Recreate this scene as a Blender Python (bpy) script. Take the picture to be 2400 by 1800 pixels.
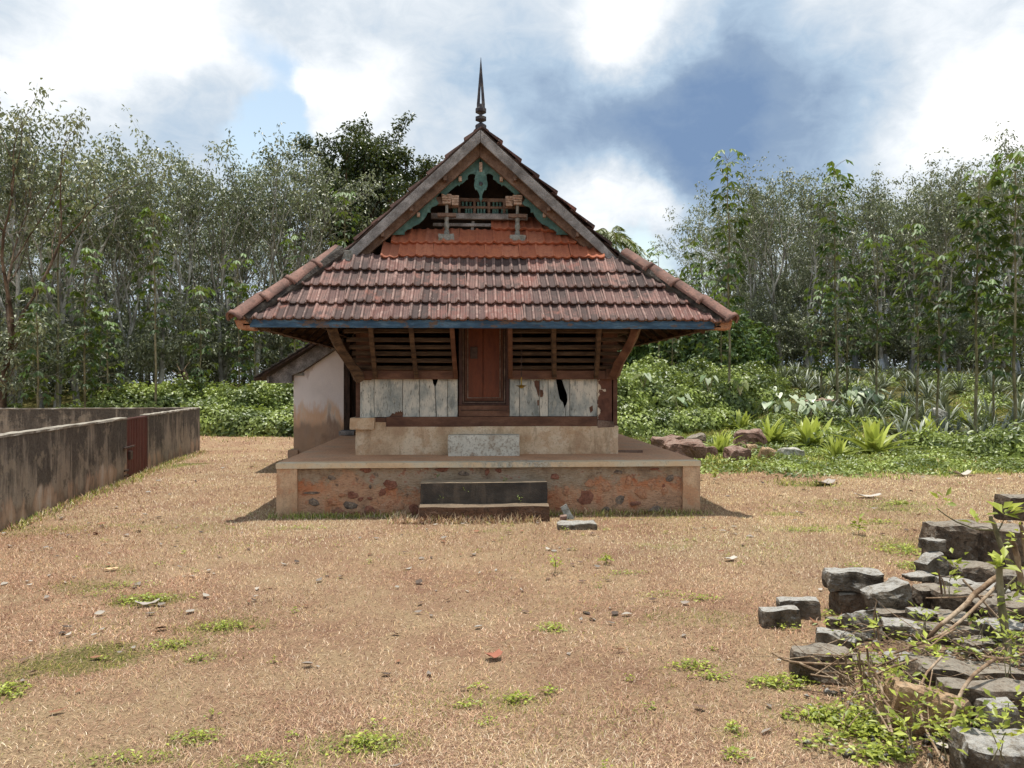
import bpy, bmesh, math, random
import numpy as np
from mathutils import Vector, Matrix, noise as mnoise
R = math.radians
S = bpy.context.scene
for o in list(bpy.data.objects): bpy.data.objects.remove(o)

# ------------------------------------------------------------------ camera
EYE, PSI, FPX, HY = 1.6, R(3.37), 1800.0, 898.0
cam_d = bpy.data.cameras.new("camera"); cam = bpy.data.objects.new("camera", cam_d)
S.collection.objects.link(cam); S.camera = cam
cam_d.sensor_width = 36; cam_d.lens = FPX/2400*36; cam_d.clip_end = 2000; cam_d.clip_start = .05
cam.location = (0, 0, EYE); cam.rotation_euler = (R(90-.06), 0, -PSI)

# ------------------------------------------------------------------ light and exposure
SUN_DIR = Vector((-.03, .11, 1)).normalized()
sun_d = bpy.data.lights.new("sun", 'SUN'); sun = bpy.data.objects.new("sun", sun_d); S.collection.objects.link(sun)
sun_d.energy = 4.4; sun_d.angle = R(.6); sun_d.color = (1, .955, .88)
sun.rotation_euler = SUN_DIR.to_track_quat('Z', 'Y').to_euler(); sun.location = (0, 0, 30)
S.view_settings.view_transform = 'Standard'; S.view_settings.look = 'None'
S.view_settings.gamma = 1; S.view_settings.use_curve_mapping = False; S.view_settings.exposure = 0.28
try:
    S.cycles.max_bounces = 6; S.cycles.diffuse_bounces = 3; S.cycles.glossy_bounces = 2
    S.cycles.transmission_bounces = 3; S.cycles.transparent_max_bounces = 4
    S.cycles.use_adaptive_sampling = True; S.cycles.adaptive_threshold = .015
    S.cycles.use_denoising = True; S.cycles.caustics_reflective = False; S.cycles.caustics_refractive = False
except Exception: pass

def lin(r, g, b):
    f = lambda c: (c/255/12.92) if c <= 10 else ((c/255+.055)/1.055)**2.4
    return (f(r), f(g), f(b), 1)

class NT:
    """small helper round a node tree"""
    def __init__(s, tree):
        s.t = tree; s.n = tree.nodes; s.l = tree.links; s.n.clear()
    def new(s, typ, **kw):
        n = s.n.new(typ)
        for k, v in kw.items(): setattr(n, k, v)
        return n
    def put(s, sock, v):
        if v is None: return
        if hasattr(v, 'is_linked'): s.l.new(v, sock)
        else:
            try: sock.default_value = v
            except Exception: sock.default_value = tuple(v)[:3]
    def math(s, op, a, b=None, c=None, clamp=False):
        n = s.new('ShaderNodeMath', operation=op, use_clamp=clamp)
        s.put(n.inputs[0], a); s.put(n.inputs[1], b); s.put(n.inputs[2], c); return n.outputs[0]
    def vmath(s, op, a, b=None):
        n = s.new('ShaderNodeVectorMath', operation=op); s.put(n.inputs[0], a); s.put(n.inputs[1], b)
        return n.outputs[1] if op == 'DOT_PRODUCT' else n.outputs[0]
    def mix(s, f, a, b, blend='MIX'):
        n = s.new('ShaderNodeMix', data_type='RGBA', blend_type=blend, clamp_factor=True)
        s.put(n.inputs[0], f); s.put(n.inputs[6], a); s.put(n.inputs[7], b); return n.outputs[2]
    def ramp(s, f, *stops):
        n = s.new('ShaderNodeValToRGB'); s.put(n.inputs[0], f); e = n.color_ramp.elements
        while len(e) > 1: e.remove(e[-1])
        for i, (p, c) in enumerate(stops):
            if not hasattr(c, '__len__'): c = (c, c, c, 1)
            el = e[0] if i == 0 else e.new(p)
            el.position = p; el.color = c
        return n.outputs[0]
    def noise(s, vec, scale=5, detail=4, rough=.55, dist=0, raw=False):
        n = s.new('ShaderNodeTexNoise'); s.put(n.inputs['Vector'], vec); n.inputs['Scale'].default_value = scale
        n.inputs['Detail'].default_value = detail; n.inputs['Roughness'].default_value = rough
        n.inputs['Distortion'].default_value = dist
        if raw: return n.outputs['Fac']
        m = s.new('ShaderNodeMapRange'); s.l.new(n.outputs['Fac'], m.inputs[0]); m.inputs[1].default_value = .24; m.inputs[2].default_value = .76; return m.outputs[0]
    def voro(s, vec, scale=5, feature='F1', out='Distance'):
        n = s.new('ShaderNodeTexVoronoi', feature=feature); s.put(n.inputs['Vector'], vec); n.inputs['Scale'].default_value = scale
        return n.outputs[out]
    def smooth(s, v, a, b):
        n = s.new('ShaderNodeMapRange', interpolation_type='SMOOTHSTEP'); s.put(n.inputs[0], v)
        n.inputs[1].default_value = a; n.inputs[2].default_value = b; return n.outputs[0]
    def scale(s, vec, sx, sy, sz):
        return s.vmath('MULTIPLY', vec, (sx, sy, sz))
    def pos(s): return s.new('ShaderNodeNewGeometry').outputs['Position']
    def obj(s): return s.new('ShaderNodeTexCoord').outputs['Object']
    def rnd(s): return s.new('ShaderNodeObjectInfo').outputs['Random']
    def attr(s, name='tint'): return s.new('ShaderNodeAttribute', attribute_name=name).outputs['Color']
    def sep(s, v):
        n = s.new('ShaderNodeSeparateXYZ'); s.put(n.inputs[0], v); return n.outputs
    def bump(s, h, strength=.4, dist=.02):
        n = s.new('ShaderNodeBump'); s.put(n.inputs['Height'], h); n.inputs['Strength'].default_value = strength
        n.inputs['Distance'].default_value = dist; return n.outputs[0]

def material(name, fn):
    m = bpy.data.materials.new(name); m.use_nodes = True; k = NT(m.node_tree)
    out = k.new('ShaderNodeOutputMaterial'); b = k.new('ShaderNodeBsdfPrincipled')
    r = fn(k)
    k.put(b.inputs['Base Color'], r['c']); k.put(b.inputs['Roughness'], r.get('r', .85))
    k.put(b.inputs['Metallic'], r.get('m', 0)); k.put(b.inputs['Specular IOR Level'], r.get('s', .3))
    if r.get('n') is not None: k.put(b.inputs['Normal'], r['n'])
    sh = b.outputs[0]
    if r.get('t'):
        t = k.new('ShaderNodeBsdfTranslucent'); k.put(t.inputs[0], r.get('tc', r['c']))
        mx = k.new('ShaderNodeMixShader'); mx.inputs[0].default_value = r['t']
        k.l.new(sh, mx.inputs[1]); k.l.new(t.outputs[0], mx.inputs[2]); sh = mx.outputs[0]
    k.l.new(sh, out.inputs[0]); return m

# ------------------------------------------------------------------ sky: Nishita blue with broken cloud over it
W_ = bpy.data.worlds.new("World"); S.world = W_; W_.use_nodes = True
def build_world():
    k = NT(W_.node_tree)
    out = k.new('ShaderNodeOutputWorld'); bg = k.new('ShaderNodeBackground'); bg.inputs[1].default_value = .1
    sky = k.new('ShaderNodeTexSky', sky_type='NISHITA', sun_disc=False)
    sky.sun_elevation = math.asin(SUN_DIR.z); sky.sun_rotation = math.atan2(SUN_DIR.x, SUN_DIR.y)
    sky.air_density = 1.3; sky.dust_density = 1.2; sky.ozone_density = 1.0
    d = k.new('ShaderNodeTexCoord').outputs['Generated']
    x, y, z = k.sep(d)[:3]
    # fractal cloud on a layer overhead (perspective flattening towards the horizon)
    den = k.math('ADD', k.math('MAXIMUM', z, 0), .25)
    cv = k.new('ShaderNodeCombineXYZ'); k.put(cv.inputs[0], k.math('DIVIDE', x, den)); k.put(cv.inputs[1], k.math('DIVIDE', y, den))
    cv.inputs[2].default_value = .37
    n1 = k.noise(cv.outputs[0], 2.1, 8, .56, .3, True)
    n2 = k.noise(k.vmath('ADD', cv.outputs[0], (3.1, 7.7, 2.2)), 1.15, 6, .5, .2, True)
    # cloud banks seen in this stretch of sky, as directions
    wob = k.new('ShaderNodeTexNoise'); k.put(wob.inputs[0], d); wob.inputs['Scale'].default_value = 7; wob.inputs['Detail'].default_value = 7; wob.inputs['Roughness'].default_value = .58
    wv = k.vmath('MULTIPLY', k.vmath('SUBTRACT', wob.outputs['Color'], (.5, .5, .5)), (.16, .16, .16))
    dd = k.vmath('NORMALIZE', k.vmath('ADD', d, wv))
    def blob(px, py, radpx, amp, sharp=1):
        u, v = (px-1200)/FPX, (HY-py)/FPX
        vec = Vector((math.sin(PSI)+u*math.cos(PSI), math.cos(PSI)-u*math.sin(PSI), v)).normalized()
        a = radpx/FPX*.75
        kk = 1/(a*a)
        dot = k.vmath('DOT_PRODUCT', dd, tuple(vec))
        e = k.math('EXPONENT', k.math('MULTIPLY', k.math('SUBTRACT', dot, 1), kk))
        return k.math('MULTIPLY', e, amp)
    def total(base, lst):
        s = base
        for b in lst: s = k.math('ADD', s, blob(*b))
        return s
    cover = total(k.math('MULTIPLY_ADD', n1, .9, .40), [
        (640, 270, 60, -.75), (632, 130, 60, -.55), (575, 350, 90, -.62), (545, 45, 60, -.35), (215, 60, 60, -.45), (390, 10, 80, -.25), (700, 365, 60, -.4),
        (1470, 545, 110, -.45), (1300, 548, 80, -.25), (1570, 560, 100, -.42), (1600, 470, 60, -.3), (1440, 610, 90, -.4), (2390, 90, 60, -.3),
        (300, 180, 240, .35), (450, 150, 120, .4), (150, 130, 200, .3), (800, 210, 120, .4), (900, 330, 130, .25), (1430, 470, 110, .5), (1540, 470, 70, .35), (2320, 250, 190, .5),
        (1500, 60, 260, .5), (1900, 150, 300, .6), (1600, 260, 300, .7), (1800, 350, 200, .5), (2000, 60, 300, .3), (1250, 250, 260, .4)])
    lum = total(k.math('MULTIPLY_ADD', n2, .7, .29), [
        (300, 140, 210, .36), (430, 90, 140, .3), (490, 250, 80, -.18), (330, 300, 170, -.30), (60, 150, 130, .2), (800, 215, 120, .34), (700, 150, 60, .15), (1480, 20, 150, .5), (1440, 100, 90, .24),
        (1540, 275, 190, -.25), (1760, 255, 190, -.24), (1330, 300, 150, -.18), (1660, 370, 130, -.22), (1950, 300, 130, -.18), (1640, 230, 260, -.16), (1250, 330, 90, -.08),
        (1400, 470, 110, .40), (1540, 465, 60, .36), (2380, 240, 110, .5), (2290, 330, 80, .22), (1100, 120, 200, .06), (1000, 60, 220, .10), (2150, 40, 220, .10), (1850, 40, 200, .06), (900, 340, 120, .1)])
    cmask = k.smooth(k.math('ADD', cover, k.math('MULTIPLY', k.math('SUBTRACT', k.noise(d, 14, 8, .6, 0, True), .5), .3)), .36, .86)
    lum2 = k.math('ADD', lum, k.math('MULTIPLY', k.math('SUBTRACT', k.noise(d, 9, 6, .5, .4, True), .5), .42))
    lum2 = k.math('ADD', lum2, k.math('MULTIPLY', k.math('SUBTRACT', k.noise(k.scale(d, 1, 1, 1.8), 24, 8, .62, .6, True), .5), .30))
    ccol = k.ramp(lum2, (0, lin(114, 139, 173)), (.25, lin(136, 157, 183)), (.48, lin(168, 188, 208)), (.68, lin(204, 213, 222)), (.88, lin(238, 241, 244)), (1, (1.0, 1.0, 1.0, 1)))
    ccol = k.mix(1, ccol, (10, 10, 10, 1), 'MULTIPLY')
    skyc = k.mix(1, sky.outputs[0], (SKYG[0], SKYG[1], SKYG[2], 1), 'MULTIPLY')
    k.put(bg.inputs[0], k.mix(cmask, skyc, ccol)); k.l.new(bg.outputs[0], out.inputs[0])
SKYG = (1.95, 1.75, 1.5)
build_world()

# ------------------------------------------------------------------ geometry helpers
def ray(px, py):
    u, v = (px-1200)/FPX, (HY-py)/FPX
    return math.sin(PSI)+u*math.cos(PSI), math.cos(PSI)-u*math.sin(PSI), v
def W(px, py, Y):
    d = ray(px, py); t = Y/d[1]; return Vector((d[0]*t, Y, EYE+d[2]*t))
def G(px, py, z=0.0):
    d = ray(px, py); t = (z-EYE)/d[2]; return Vector((d[0]*t, d[1]*t, z))

_perm = np.random.RandomState(11).permutation(512); _grad = np.random.RandomState(5).rand(512)
def vnoise(x, y):
    xi = np.floor(x).astype(int); yi = np.floor(y).astype(int); fx = x-xi; fy = y-yi
    fx = fx*fx*(3-2*fx); fy = fy*fy*(3-2*fy)
    h = lambda a, b: _grad[(_perm[(_perm[a & 511]+b) & 511])]
    return (h(xi, yi)*(1-fx)+h(xi+1, yi)*fx)*(1-fy)+(h(xi, yi+1)*(1-fx)+h(xi+1, yi+1)*fx)*fy
def fbm(x, y, o=4):
    x = np.asarray(x, float); y = np.asarray(y, float); s = 0; a = .5; t = 0
    for i in range(o):
        s = s+a*vnoise(x*2**i+17.3*i, y*2**i-9.1*i); t += a; a *= .5
    return s/t
def sstep(a, b, v):
    t = np.clip((np.asarray(v, float)-a)/(b-a), 0, 1); return t*t*(3-2*t)
def ground_z(x, y):
    x = np.asarray(x, float); y = np.asarray(y, float)
    right = sstep(16, 38, y)*2.3
    left = sstep(23, 42, y)*1.3
    w = sstep(-5, 5, x)
    h = right*w+left*(1-w)
    bumps = (fbm(x*.45+3, y*.45, 3)-.5)*.10*sstep(2.0, 5.0, np.abs(y-9.5)+np.maximum(0, np.abs(x-.3)-3)*2)
    bumps = bumps*sstep(0, 2, np.hypot(x-.3, np.maximum(0, np.abs(y-12.5)-3.2)))
    return h+bumps+(fbm(x*.25, y*.25, 3)-.5)*.5*sstep(18, 26, y)
def gz(x, y): return float(ground_z(np.array([x]), np.array([y]))[0])
def hit(px, py):
    d = ray(px, py); t = 2.5
    while t < 120:
        if EYE+d[2]*t <= gz(d[0]*t, d[1]*t): break
        t += .05
    return Vector((d[0]*t, d[1]*t, gz(d[0]*t, d[1]*t)))
def green_at(x, y):
    x = np.asarray(x, float); y = np.asarray(y, float)
    n = (fbm(x*.5+40, y*.5+8, 4)-.5)
    bank = sstep(12.6, 14.0, y+n*4.0+(x < 5)*0)*sstep(2.6, 3.6, x+n*2)
    back = sstep(23.0, 25.0, y+n*3)
    patch = sstep(.68, .8, fbm(x*.75+9, y*1.1+2, 4))*sstep(2, 4, y)
    for (cx, cy, rx, ry, a) in GREEN_SPOTS:
        q = ((x-cx)/rx)**2+((y-cy)/ry)**2
        patch = np.maximum(patch, a*np.clip(1.25-q+n*2.2, 0, 1))
    return np.clip(np.maximum(np.maximum(bank, back), patch*.75), 0, 1)
GREEN_SPOTS = []
for (px, py, rx, ry, a) in [(200, 1375, .35, .2, .8), (340, 1405, .3, .18, .9), (520, 1470, .3, .16, .9), (400, 1512, .3, .14, .8), (470, 1545, .14, .1, .8),
        (0, 1630, .14, .14, 1), (450, 1720, .16, .1, .7), (280, 1770, .25, .1, .7), (860, 1750, .3, .16, .9), (620, 1790, .3, .12, .7), (2080, 1180, 1.0, .5, .7), (2100, 1270, .8, .45, .8),
        (1900, 1240, .9, .3, .6), (1300, 1470, .22, .14, .9), (1620, 1450, .5, .2, .6), (1620, 1560, .35, .2, 1), (1820, 1600, .35, .2, 1), (1200, 1640, .35, .2, .9), (1100, 1650, .2, .1, .7),
        (1720, 1720, .15, .12, .8), (2000, 1680, .6, .35, 1), (450, 1240, .7, .4, .5), (750, 1215, .7, .12, .9), (1480, 1215, .8, .12, .6), (1420, 1240, .3, .12, .8), (1550, 1280, .4, .15, .5), (100, 1240, .6, .3, .5)]:
    g_ = G(px, py); GREEN_SPOTS.append((g_.x, g_.y, rx, ry, a))

def prop(o, label=None, cat=None, group=None, kind=None):
    if label: o['label'] = label
    if cat: o['category'] = cat
    if group: o['group'] = group
    if kind: o['kind'] = kind
    return o
def link(name, me, parent=None, mat=None):
    o = bpy.data.objects.new(name, me); S.collection.objects.link(o)
    if mat is not None and me is not None and not me.materials: me.materials.append(mat)
    if parent is not None:
        o.parent = parent; o.matrix_parent_inverse = Matrix.Translation(-parent.location)
    return o
def thing(name, loc, label, cat, group=None):
    o = bpy.data.objects.new(name, None); S.collection.objects.link(o); o.location = loc; o.empty_display_size = .2
    return prop(o, label, cat, group)

def np_mesh(name, verts, faces, tint=None, smooth=False):
    """verts (n,3), faces (m,k) arrays -> mesh"""
    me = bpy.data.meshes.new(name); verts = np.ascontiguousarray(verts, np.float32); faces = np.ascontiguousarray(faces, np.int32)
    m, kk = faces.shape
    me.vertices.add(len(verts)); me.vertices.foreach_set('co', verts.ravel())
    me.loops.add(m*kk); me.loops.foreach_set('vertex_index', faces.ravel())
    me.polygons.add(m); me.polygons.foreach_set('loop_start', np.arange(0, m*kk, kk, dtype=np.int32))
    if tint is not None:
        a = me.color_attributes.new('tint', 'FLOAT_COLOR', 'POINT')
        c = np.ones((len(verts), 4), np.float32); c[:, :tint.shape[1]] = tint; a.data.foreach_set('color', c.ravel())
    me.update(calc_edges=True); me.validate()
    if smooth: me.polygons.foreach_set('use_smooth', np.ones(m, bool))
    return me

class MB:
    """collects shapes into one mesh"""
    def __init__(s): s.v = []; s.f = []
    def add(s, vs, fs):
        o = len(s.v); s.v += [tuple(v) for v in vs]; s.f += [tuple(i+o for i in f) for f in fs]; return s
    def box(s, x0, x1, y0, y1, z0, z1):
        return s.add([(x0, y0, z0), (x1, y0, z0), (x1, y1, z0), (x0, y1, z0), (x0, y0, z1), (x1, y0, z1), (x1, y1, z1), (x0, y1, z1)],
                     [(3, 2, 1, 0), (4, 5, 6, 7), (0, 1, 5, 4), (1, 2, 6, 5), (2, 3, 7, 6), (3, 0, 4, 7)])
    def bar(s, a, b, w, h, up=(0, 0, 1)):
        a, b, up = Vector(a), Vector(b), Vector(up); d = (b-a).normalized(); sx = d.cross(up).normalized()*w/2; sz = sx.cross(d).normalized()*h/2
        vs = [p+q for p in (a, b) for q in (-sx-sz, sx-sz, sx+sz, -sx+sz)]
        return s.add(vs, [(0, 1, 2, 3), (7, 6, 5, 4), (0, 4, 5, 1), (1, 5, 6, 2), (2, 6, 7, 3), (3, 7, 4, 0)])
    def prism(s, poly, y0, y1):
        """polygon in x,z extruded in y"""
        n = len(poly); vs = [(p[0], y0, p[1]) for p in poly]+[(p[0], y1, p[1]) for p in poly]
        fs = [tuple(range(n)), tuple(range(2*n-1, n-1, -1))]+[(i, i+n, (i+1) % n+n, (i+1) % n) for i in range(n)]
        return s.add(vs, fs)
    def tube(s, pts, rad, sides=7, cap=True):
        pts = [Vector(p) for p in pts]; n = len(pts); vs = []; fs = []
        if not hasattr(rad, '__len__'): rad = [rad]*n
        for i, p in enumerate(pts):
            d = (pts[min(i+1, n-1)]-pts[max(i-1, 0)]).normalized()
            ref = Vector((0, 0, 1)) if abs(d.z) < .9 else Vector((1, 0, 0)); a = d.cross(ref).normalized(); b = a.cross(d)
            for j in range(sides):
                t = j/sides*2*math.pi; vs.append(p+(a*math.cos(t)+b*math.sin(t))*rad[i])
        for i in range(n-1):
            for j in range(sides):
                k = (j+1) % sides; fs.append((i*sides+j, i*sides+k, (i+1)*sides+k, (i+1)*sides+j))
        if cap: fs += [tuple(range(sides-1, -1, -1)), tuple((n-1)*sides+j for j in range(sides))]
        return s.add(vs, fs)
    def lathe(s, prof, c, sides=12, rot=0):
        vs = []; fs = []; n = len(prof)
        for r, z in prof:
            for j in range(sides):
                t = j/sides*2*math.pi+rot; vs.append((c[0]+r*math.cos(t), c[1]+r*math.sin(t), c[2]+z))
        for i in range(n-1):
            for j in range(sides):
                k = (j+1) % sides; fs.append((i*sides+j, i*sides+k, (i+1)*sides+k, (i+1)*sides+j))
        fs += [tuple(range(sides-1, -1, -1)), tuple((n-1)*sides+j for j in range(sides))]
        return s.add(vs, fs)
    def build(s, name, mat, parent=None, bevel=0, smooth=False, segs=2):
        me = bpy.data.meshes.new(name); me.from_pydata(s.v, [], s.f); me.update()
        bm = bmesh.new(); bm.from_mesh(me); bmesh.ops.recalc_face_normals(bm, faces=bm.faces); bm.to_mesh(me); bm.free()
        if smooth:
            me.polygons.foreach_set('use_smooth', [True]*len(me.polygons))
            me.update()
        o = link(name, me, parent, mat)
        if bevel:
            b = o.modifiers.new('bevel', 'BEVEL'); b.width = bevel; b.segments = segs; b.limit_method = 'ANGLE'; b.angle_limit = R(30)
        return o
# ------------------------------------------------------------------ materials
def _offs(k, v, amt=7.0):
    """shift a coordinate by the object's own random number so that copies differ"""
    r = k.rnd(); c = k.new('ShaderNodeCombineXYZ'); k.put(c.inputs[0], k.math('MULTIPLY', r, amt)); k.put(c.inputs[1], k.math('MULTIPLY', r, amt*1.7)); k.put(c.inputs[2], k.math('MULTIPLY', r, amt*.6))
    return k.vmath('ADD', v, c.outputs[0])

def m_tile(k, old=True):
    p = k.pos(); r = k.rnd(); v = _offs(k, k.obj())
    n = k.noise(v, 9, 5, .65); f = k.noise(v, 60, 3, .6); big = k.noise(p, 1.6, 3, .55)
    if old:
        base = k.ramp(r, (0, lin(132, 88, 78)), (.25, lin(98, 76, 72)), (.45, lin(144, 108, 98)), (.65, lin(84, 69, 66)), (.85, lin(152, 102, 88)), (1, lin(76, 65, 63)))
        pale = k.mix(k.math('MULTIPLY', k.smooth(n, .42, .72), .7), base, lin(164, 132, 122))
        grime = k.smooth(k.math('ADD', k.math('MULTIPLY', n, .6), k.math('ADD', k.math('MULTIPLY', big, .7), k.math('MULTIPLY', r, .35))), .64, .98)
        c = k.mix(k.math('MULTIPLY', grime, .85), pale, lin(64, 54, 52))
        # soot lines in the channels (pans) of the tile, where the water runs
        s = k.sep(k.obj())[0]
        w_ = k.math('COSINE', k.math('MULTIPLY', k.math('SUBTRACT', s, .0186), 58.87))
        edge = k.smooth(k.math('ABSOLUTE', k.math('SUBTRACT', w_, .25)), .5, .1)
        c = k.mix(k.math('MULTIPLY', k.math('MULTIPLY', edge, k.smooth(n, .1, .6)), .7), c, lin(56, 46, 43))
        c = k.mix(k.math('MULTIPLY', k.smooth(k.math('ADD', k.math('MULTIPLY', w_, -1), k.math('MULTIPLY', n, .8)), .7, 1.6), .5), c, lin(66, 54, 50))
        c = k.mix(k.math('MULTIPLY', k.smooth(k.math('ADD', w_, k.math('MULTIPLY', n, .6)), .95, 1.5), .45), c, lin(180, 150, 138))
        c = k.mix(k.math('MULTIPLY', k.smooth(f, .6, .9), .4), c, lin(58, 48, 44))
        c = k.mix(k.math('MULTIPLY', k.smooth(k.noise(v, 22, 2, .5), .93, 1.0), .6), c, lin(205, 188, 172))
    else:
        base = k.ramp(r, (0, lin(184, 112, 80)), (.5, lin(172, 102, 74)), (.8, lin(190, 122, 92)), (1, lin(150, 94, 72)))
        c = k.mix(k.math('MULTIPLY', k.smooth(n, .4, .75), .5), base, lin(150, 88, 70))
        c = k.mix(k.math('MULTIPLY', k.smooth(f, .55, .75), .3), c, lin(110, 66, 52))
    return dict(c=c, r=.82, n=k.bump(f, .5, .006))
M_tile = material('clay_tile_weathered', m_tile)
M_tile_new = material('clay_tile_orange', lambda k: m_tile(k, False))
def m_ridge(k):
    v = _offs(k, k.obj()); n = k.noise(v, 7, 6, .65); f = k.noise(v, 45, 4, .6)
    c = k.ramp(n, (.15, lin(82, 66, 60)), (.4, lin(112, 84, 74)), (.65, lin(138, 104, 92)), (.9, lin(98, 86, 78)))
    c = k.mix(k.math('MULTIPLY', k.smooth(f, .85, .95), .7), c, lin(205, 190, 175)); c = k.mix(k.math('MULTIPLY', k.smooth(k.noise(v, 14, 4, .6), .5, .7), .6), c, lin(84, 66, 60))
    return dict(c=c, r=.85, n=k.bump(f, .5, .008))
M_ridge = material('clay_ridge', m_ridge)

def simple(name, stops, scale=6, stretch=(1, 1, 1), fine=40, bump=.4, dist=.008, rough=.85, spec=.3, fineamt=.35, finecol=None, world=False, detail=6):
    def fn(k):
        v = k.scale(k.pos() if world else k.obj(), *stretch)
        n = k.noise(v, scale, detail, .62); f = k.noise(v, fine, 4, .6)
        c = k.ramp(n, *stops)
        if finecol: c = k.mix(k.math('MULTIPLY', k.smooth(f, .5, .68), fineamt), c, finecol)
        return dict(c=c, r=rough, s=spec, n=k.bump(k.math('ADD', k.math('MULTIPLY', n, .4), f), bump, dist))
    return material(name, fn)

M_mortar = simple('mortar', [(.2, lin(46, 42, 40)), (.5, lin(72, 66, 60)), (.8, lin(98, 92, 84))], 9, bump=.8, dist=.02, finecol=lin(60, 58, 52))
M_cement = simple('cement', [(.3, lin(120, 122, 114)), (.6, lin(152, 152, 146)), (.8, lin(120, 124, 110))], 12, bump=.6, dist=.01, finecol=lin(84, 86, 74))
M_wgrey = simple('wood_grey', [(.2, lin(100, 98, 96)), (.5, lin(134, 132, 130)), (.8, lin(164, 162, 160))], 5, (1.2, 1.2, 1.2), 60, finecol=lin(76, 68, 60), fineamt=.55, dist=.004)
M_wrust = simple('wood_redbrown', [(.2, lin(92, 74, 63)), (.5, lin(122, 101, 87)), (.8, lin(144, 123, 108))], 6, (1, 1, 1), 40, finecol=lin(70, 46, 36), dist=.004)
M_wbrown = simple('wood_slat_brown', [(.2, lin(58, 44, 33)), (.5, lin(84, 66, 49)), (.8, lin(108, 86, 66))], 4, (1, 3, 6), 30, finecol=lin(56, 40, 30), dist=.004)
M_wred = simple('wood_oxide', [(.2, lin(80, 52, 38)), (.5, lin(100, 69, 51)), (.8, lin(120, 86, 66))], 3, (1.2, 2, 3), 30, finecol=lin(92, 52, 40), dist=.002, rough=.6)
M_door = simple('door_red', [(.2, lin(92, 48, 28)), (.5, lin(116, 60, 34)), (.8, lin(104, 56, 34))], 3, (3, 2, .7), 30, finecol=lin(84, 42, 30), dist=.002, rough=.55)
M_frame = simple('door_frame_dark', [(.2, lin(52, 34, 29)), (.5, lin(74, 50, 42)), (.8, lin(92, 66, 57))], 4, (3, 2, .8), 30, finecol=lin(50, 32, 28), dist=.003, rough=.6)
M_dark = simple('wood_dark', [(.3, lin(44, 34, 28)), (.7, lin(74, 58, 48))], 5, (3, 3, .7), 30, finecol=lin(34, 26, 22))
M_teal = simple('teal_paint', [(.2, lin(62, 92, 88)), (.5, lin(78, 114, 109)), (.8, lin(104, 138, 132))], 5, (1, 1, 1), 34, finecol=lin(66, 92, 82), fineamt=.5, dist=.004, rough=.7)
def m_fascia(k):
    v = k.obj(); n = k.noise(k.scale(v, .8, 1, 4), 4, 6, .65); f = k.noise(k.scale(v, 1, 1, 6), 24, 4, .6)
    c = k.ramp(n, (.3, lin(44, 70, 92)), (.55, lin(60, 92, 118)), (.75, lin(88, 116, 136)))
    c = k.mix(k.smooth(k.noise(k.scale(v, 1, 1, 2.5), 3.2, 6, .7), .6, .68), c, lin(104, 86, 74))
    return dict(c=k.mix(k.math('MULTIPLY', k.smooth(f, .55, .7), .5), c, lin(44, 60, 72)), r=.65, n=k.bump(f, .4, .004))
M_fascia = material('fascia_blue', m_fascia)
M_carved = simple('carved_pale_wood', [(.3, lin(150, 124, 104)), (.6, lin(196, 176, 158)), (.8, lin(160, 110, 86))], 20, fine=70, finecol=lin(92, 70, 58))
M_spire = simple('spire_dark', [(.3, lin(54, 52, 58)), (.6, lin(80, 78, 82)), (.8, lin(104, 102, 96))], 14, fine=60, finecol=lin(44, 42, 46), rough=.6)

def m_plank(k):
    v = _offs(k, k.obj(), 3); vs = k.scale(v, 1, 1, .4)
    n = k.noise(vs, 7, 6, .68); st = k.noise(k.scale(v, 1, 1, .6), 2.6, 6, .65); f = k.noise(k.scale(v, 1, 1, .2), 70, 4, .65)
    c = k.ramp(st, (.1, lin(222, 216, 202)), (.4, lin(208, 204, 190)), (.56, lin(176, 178, 170)), (.7, lin(142, 148, 144)), (.85, lin(190, 186, 170)))
    c = k.mix(k.math('MULTIPLY', k.smooth(n, .52, .8), .75), c, lin(122, 128, 124))
    c = k.mix(k.math('MULTIPLY', k.smooth(f, .6, .85), .85), c, lin(96, 90, 78))
    c = k.mix(k.smooth(k.noise(v, 5.5, 6, .7), .93, .96), c, lin(138, 104, 88))
    return dict(c=c, r=.8, n=k.bump(f, .5, .004))
M_plank = material('plank_white_peeling', m_plank)
M_hole = simple('hole_dark', [(.3, lin(40, 34, 30)), (.7, lin(60, 50, 42))], 5)
def m_post(k):
    v = k.obj(); n = k.noise(v, 6, 5, .6); s = k.sep(v)
    c = k.ramp(n, (.2, lin(82, 52, 42)), (.5, lin(108, 72, 57)), (.8, lin(88, 58, 47)))
    edge = k.smooth(k.math('SUBTRACT', k.noise(v, 11, 4, .6), k.math('MULTIPLY', k.math('SUBTRACT', s[0], 1.80), 3.5)), .48, .53)
    return dict(c=k.mix(edge, c, lin(206, 192, 170)), r=.75, n=k.bump(n, .4, .006))
M_post = material('post_peeling', m_post)

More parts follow.
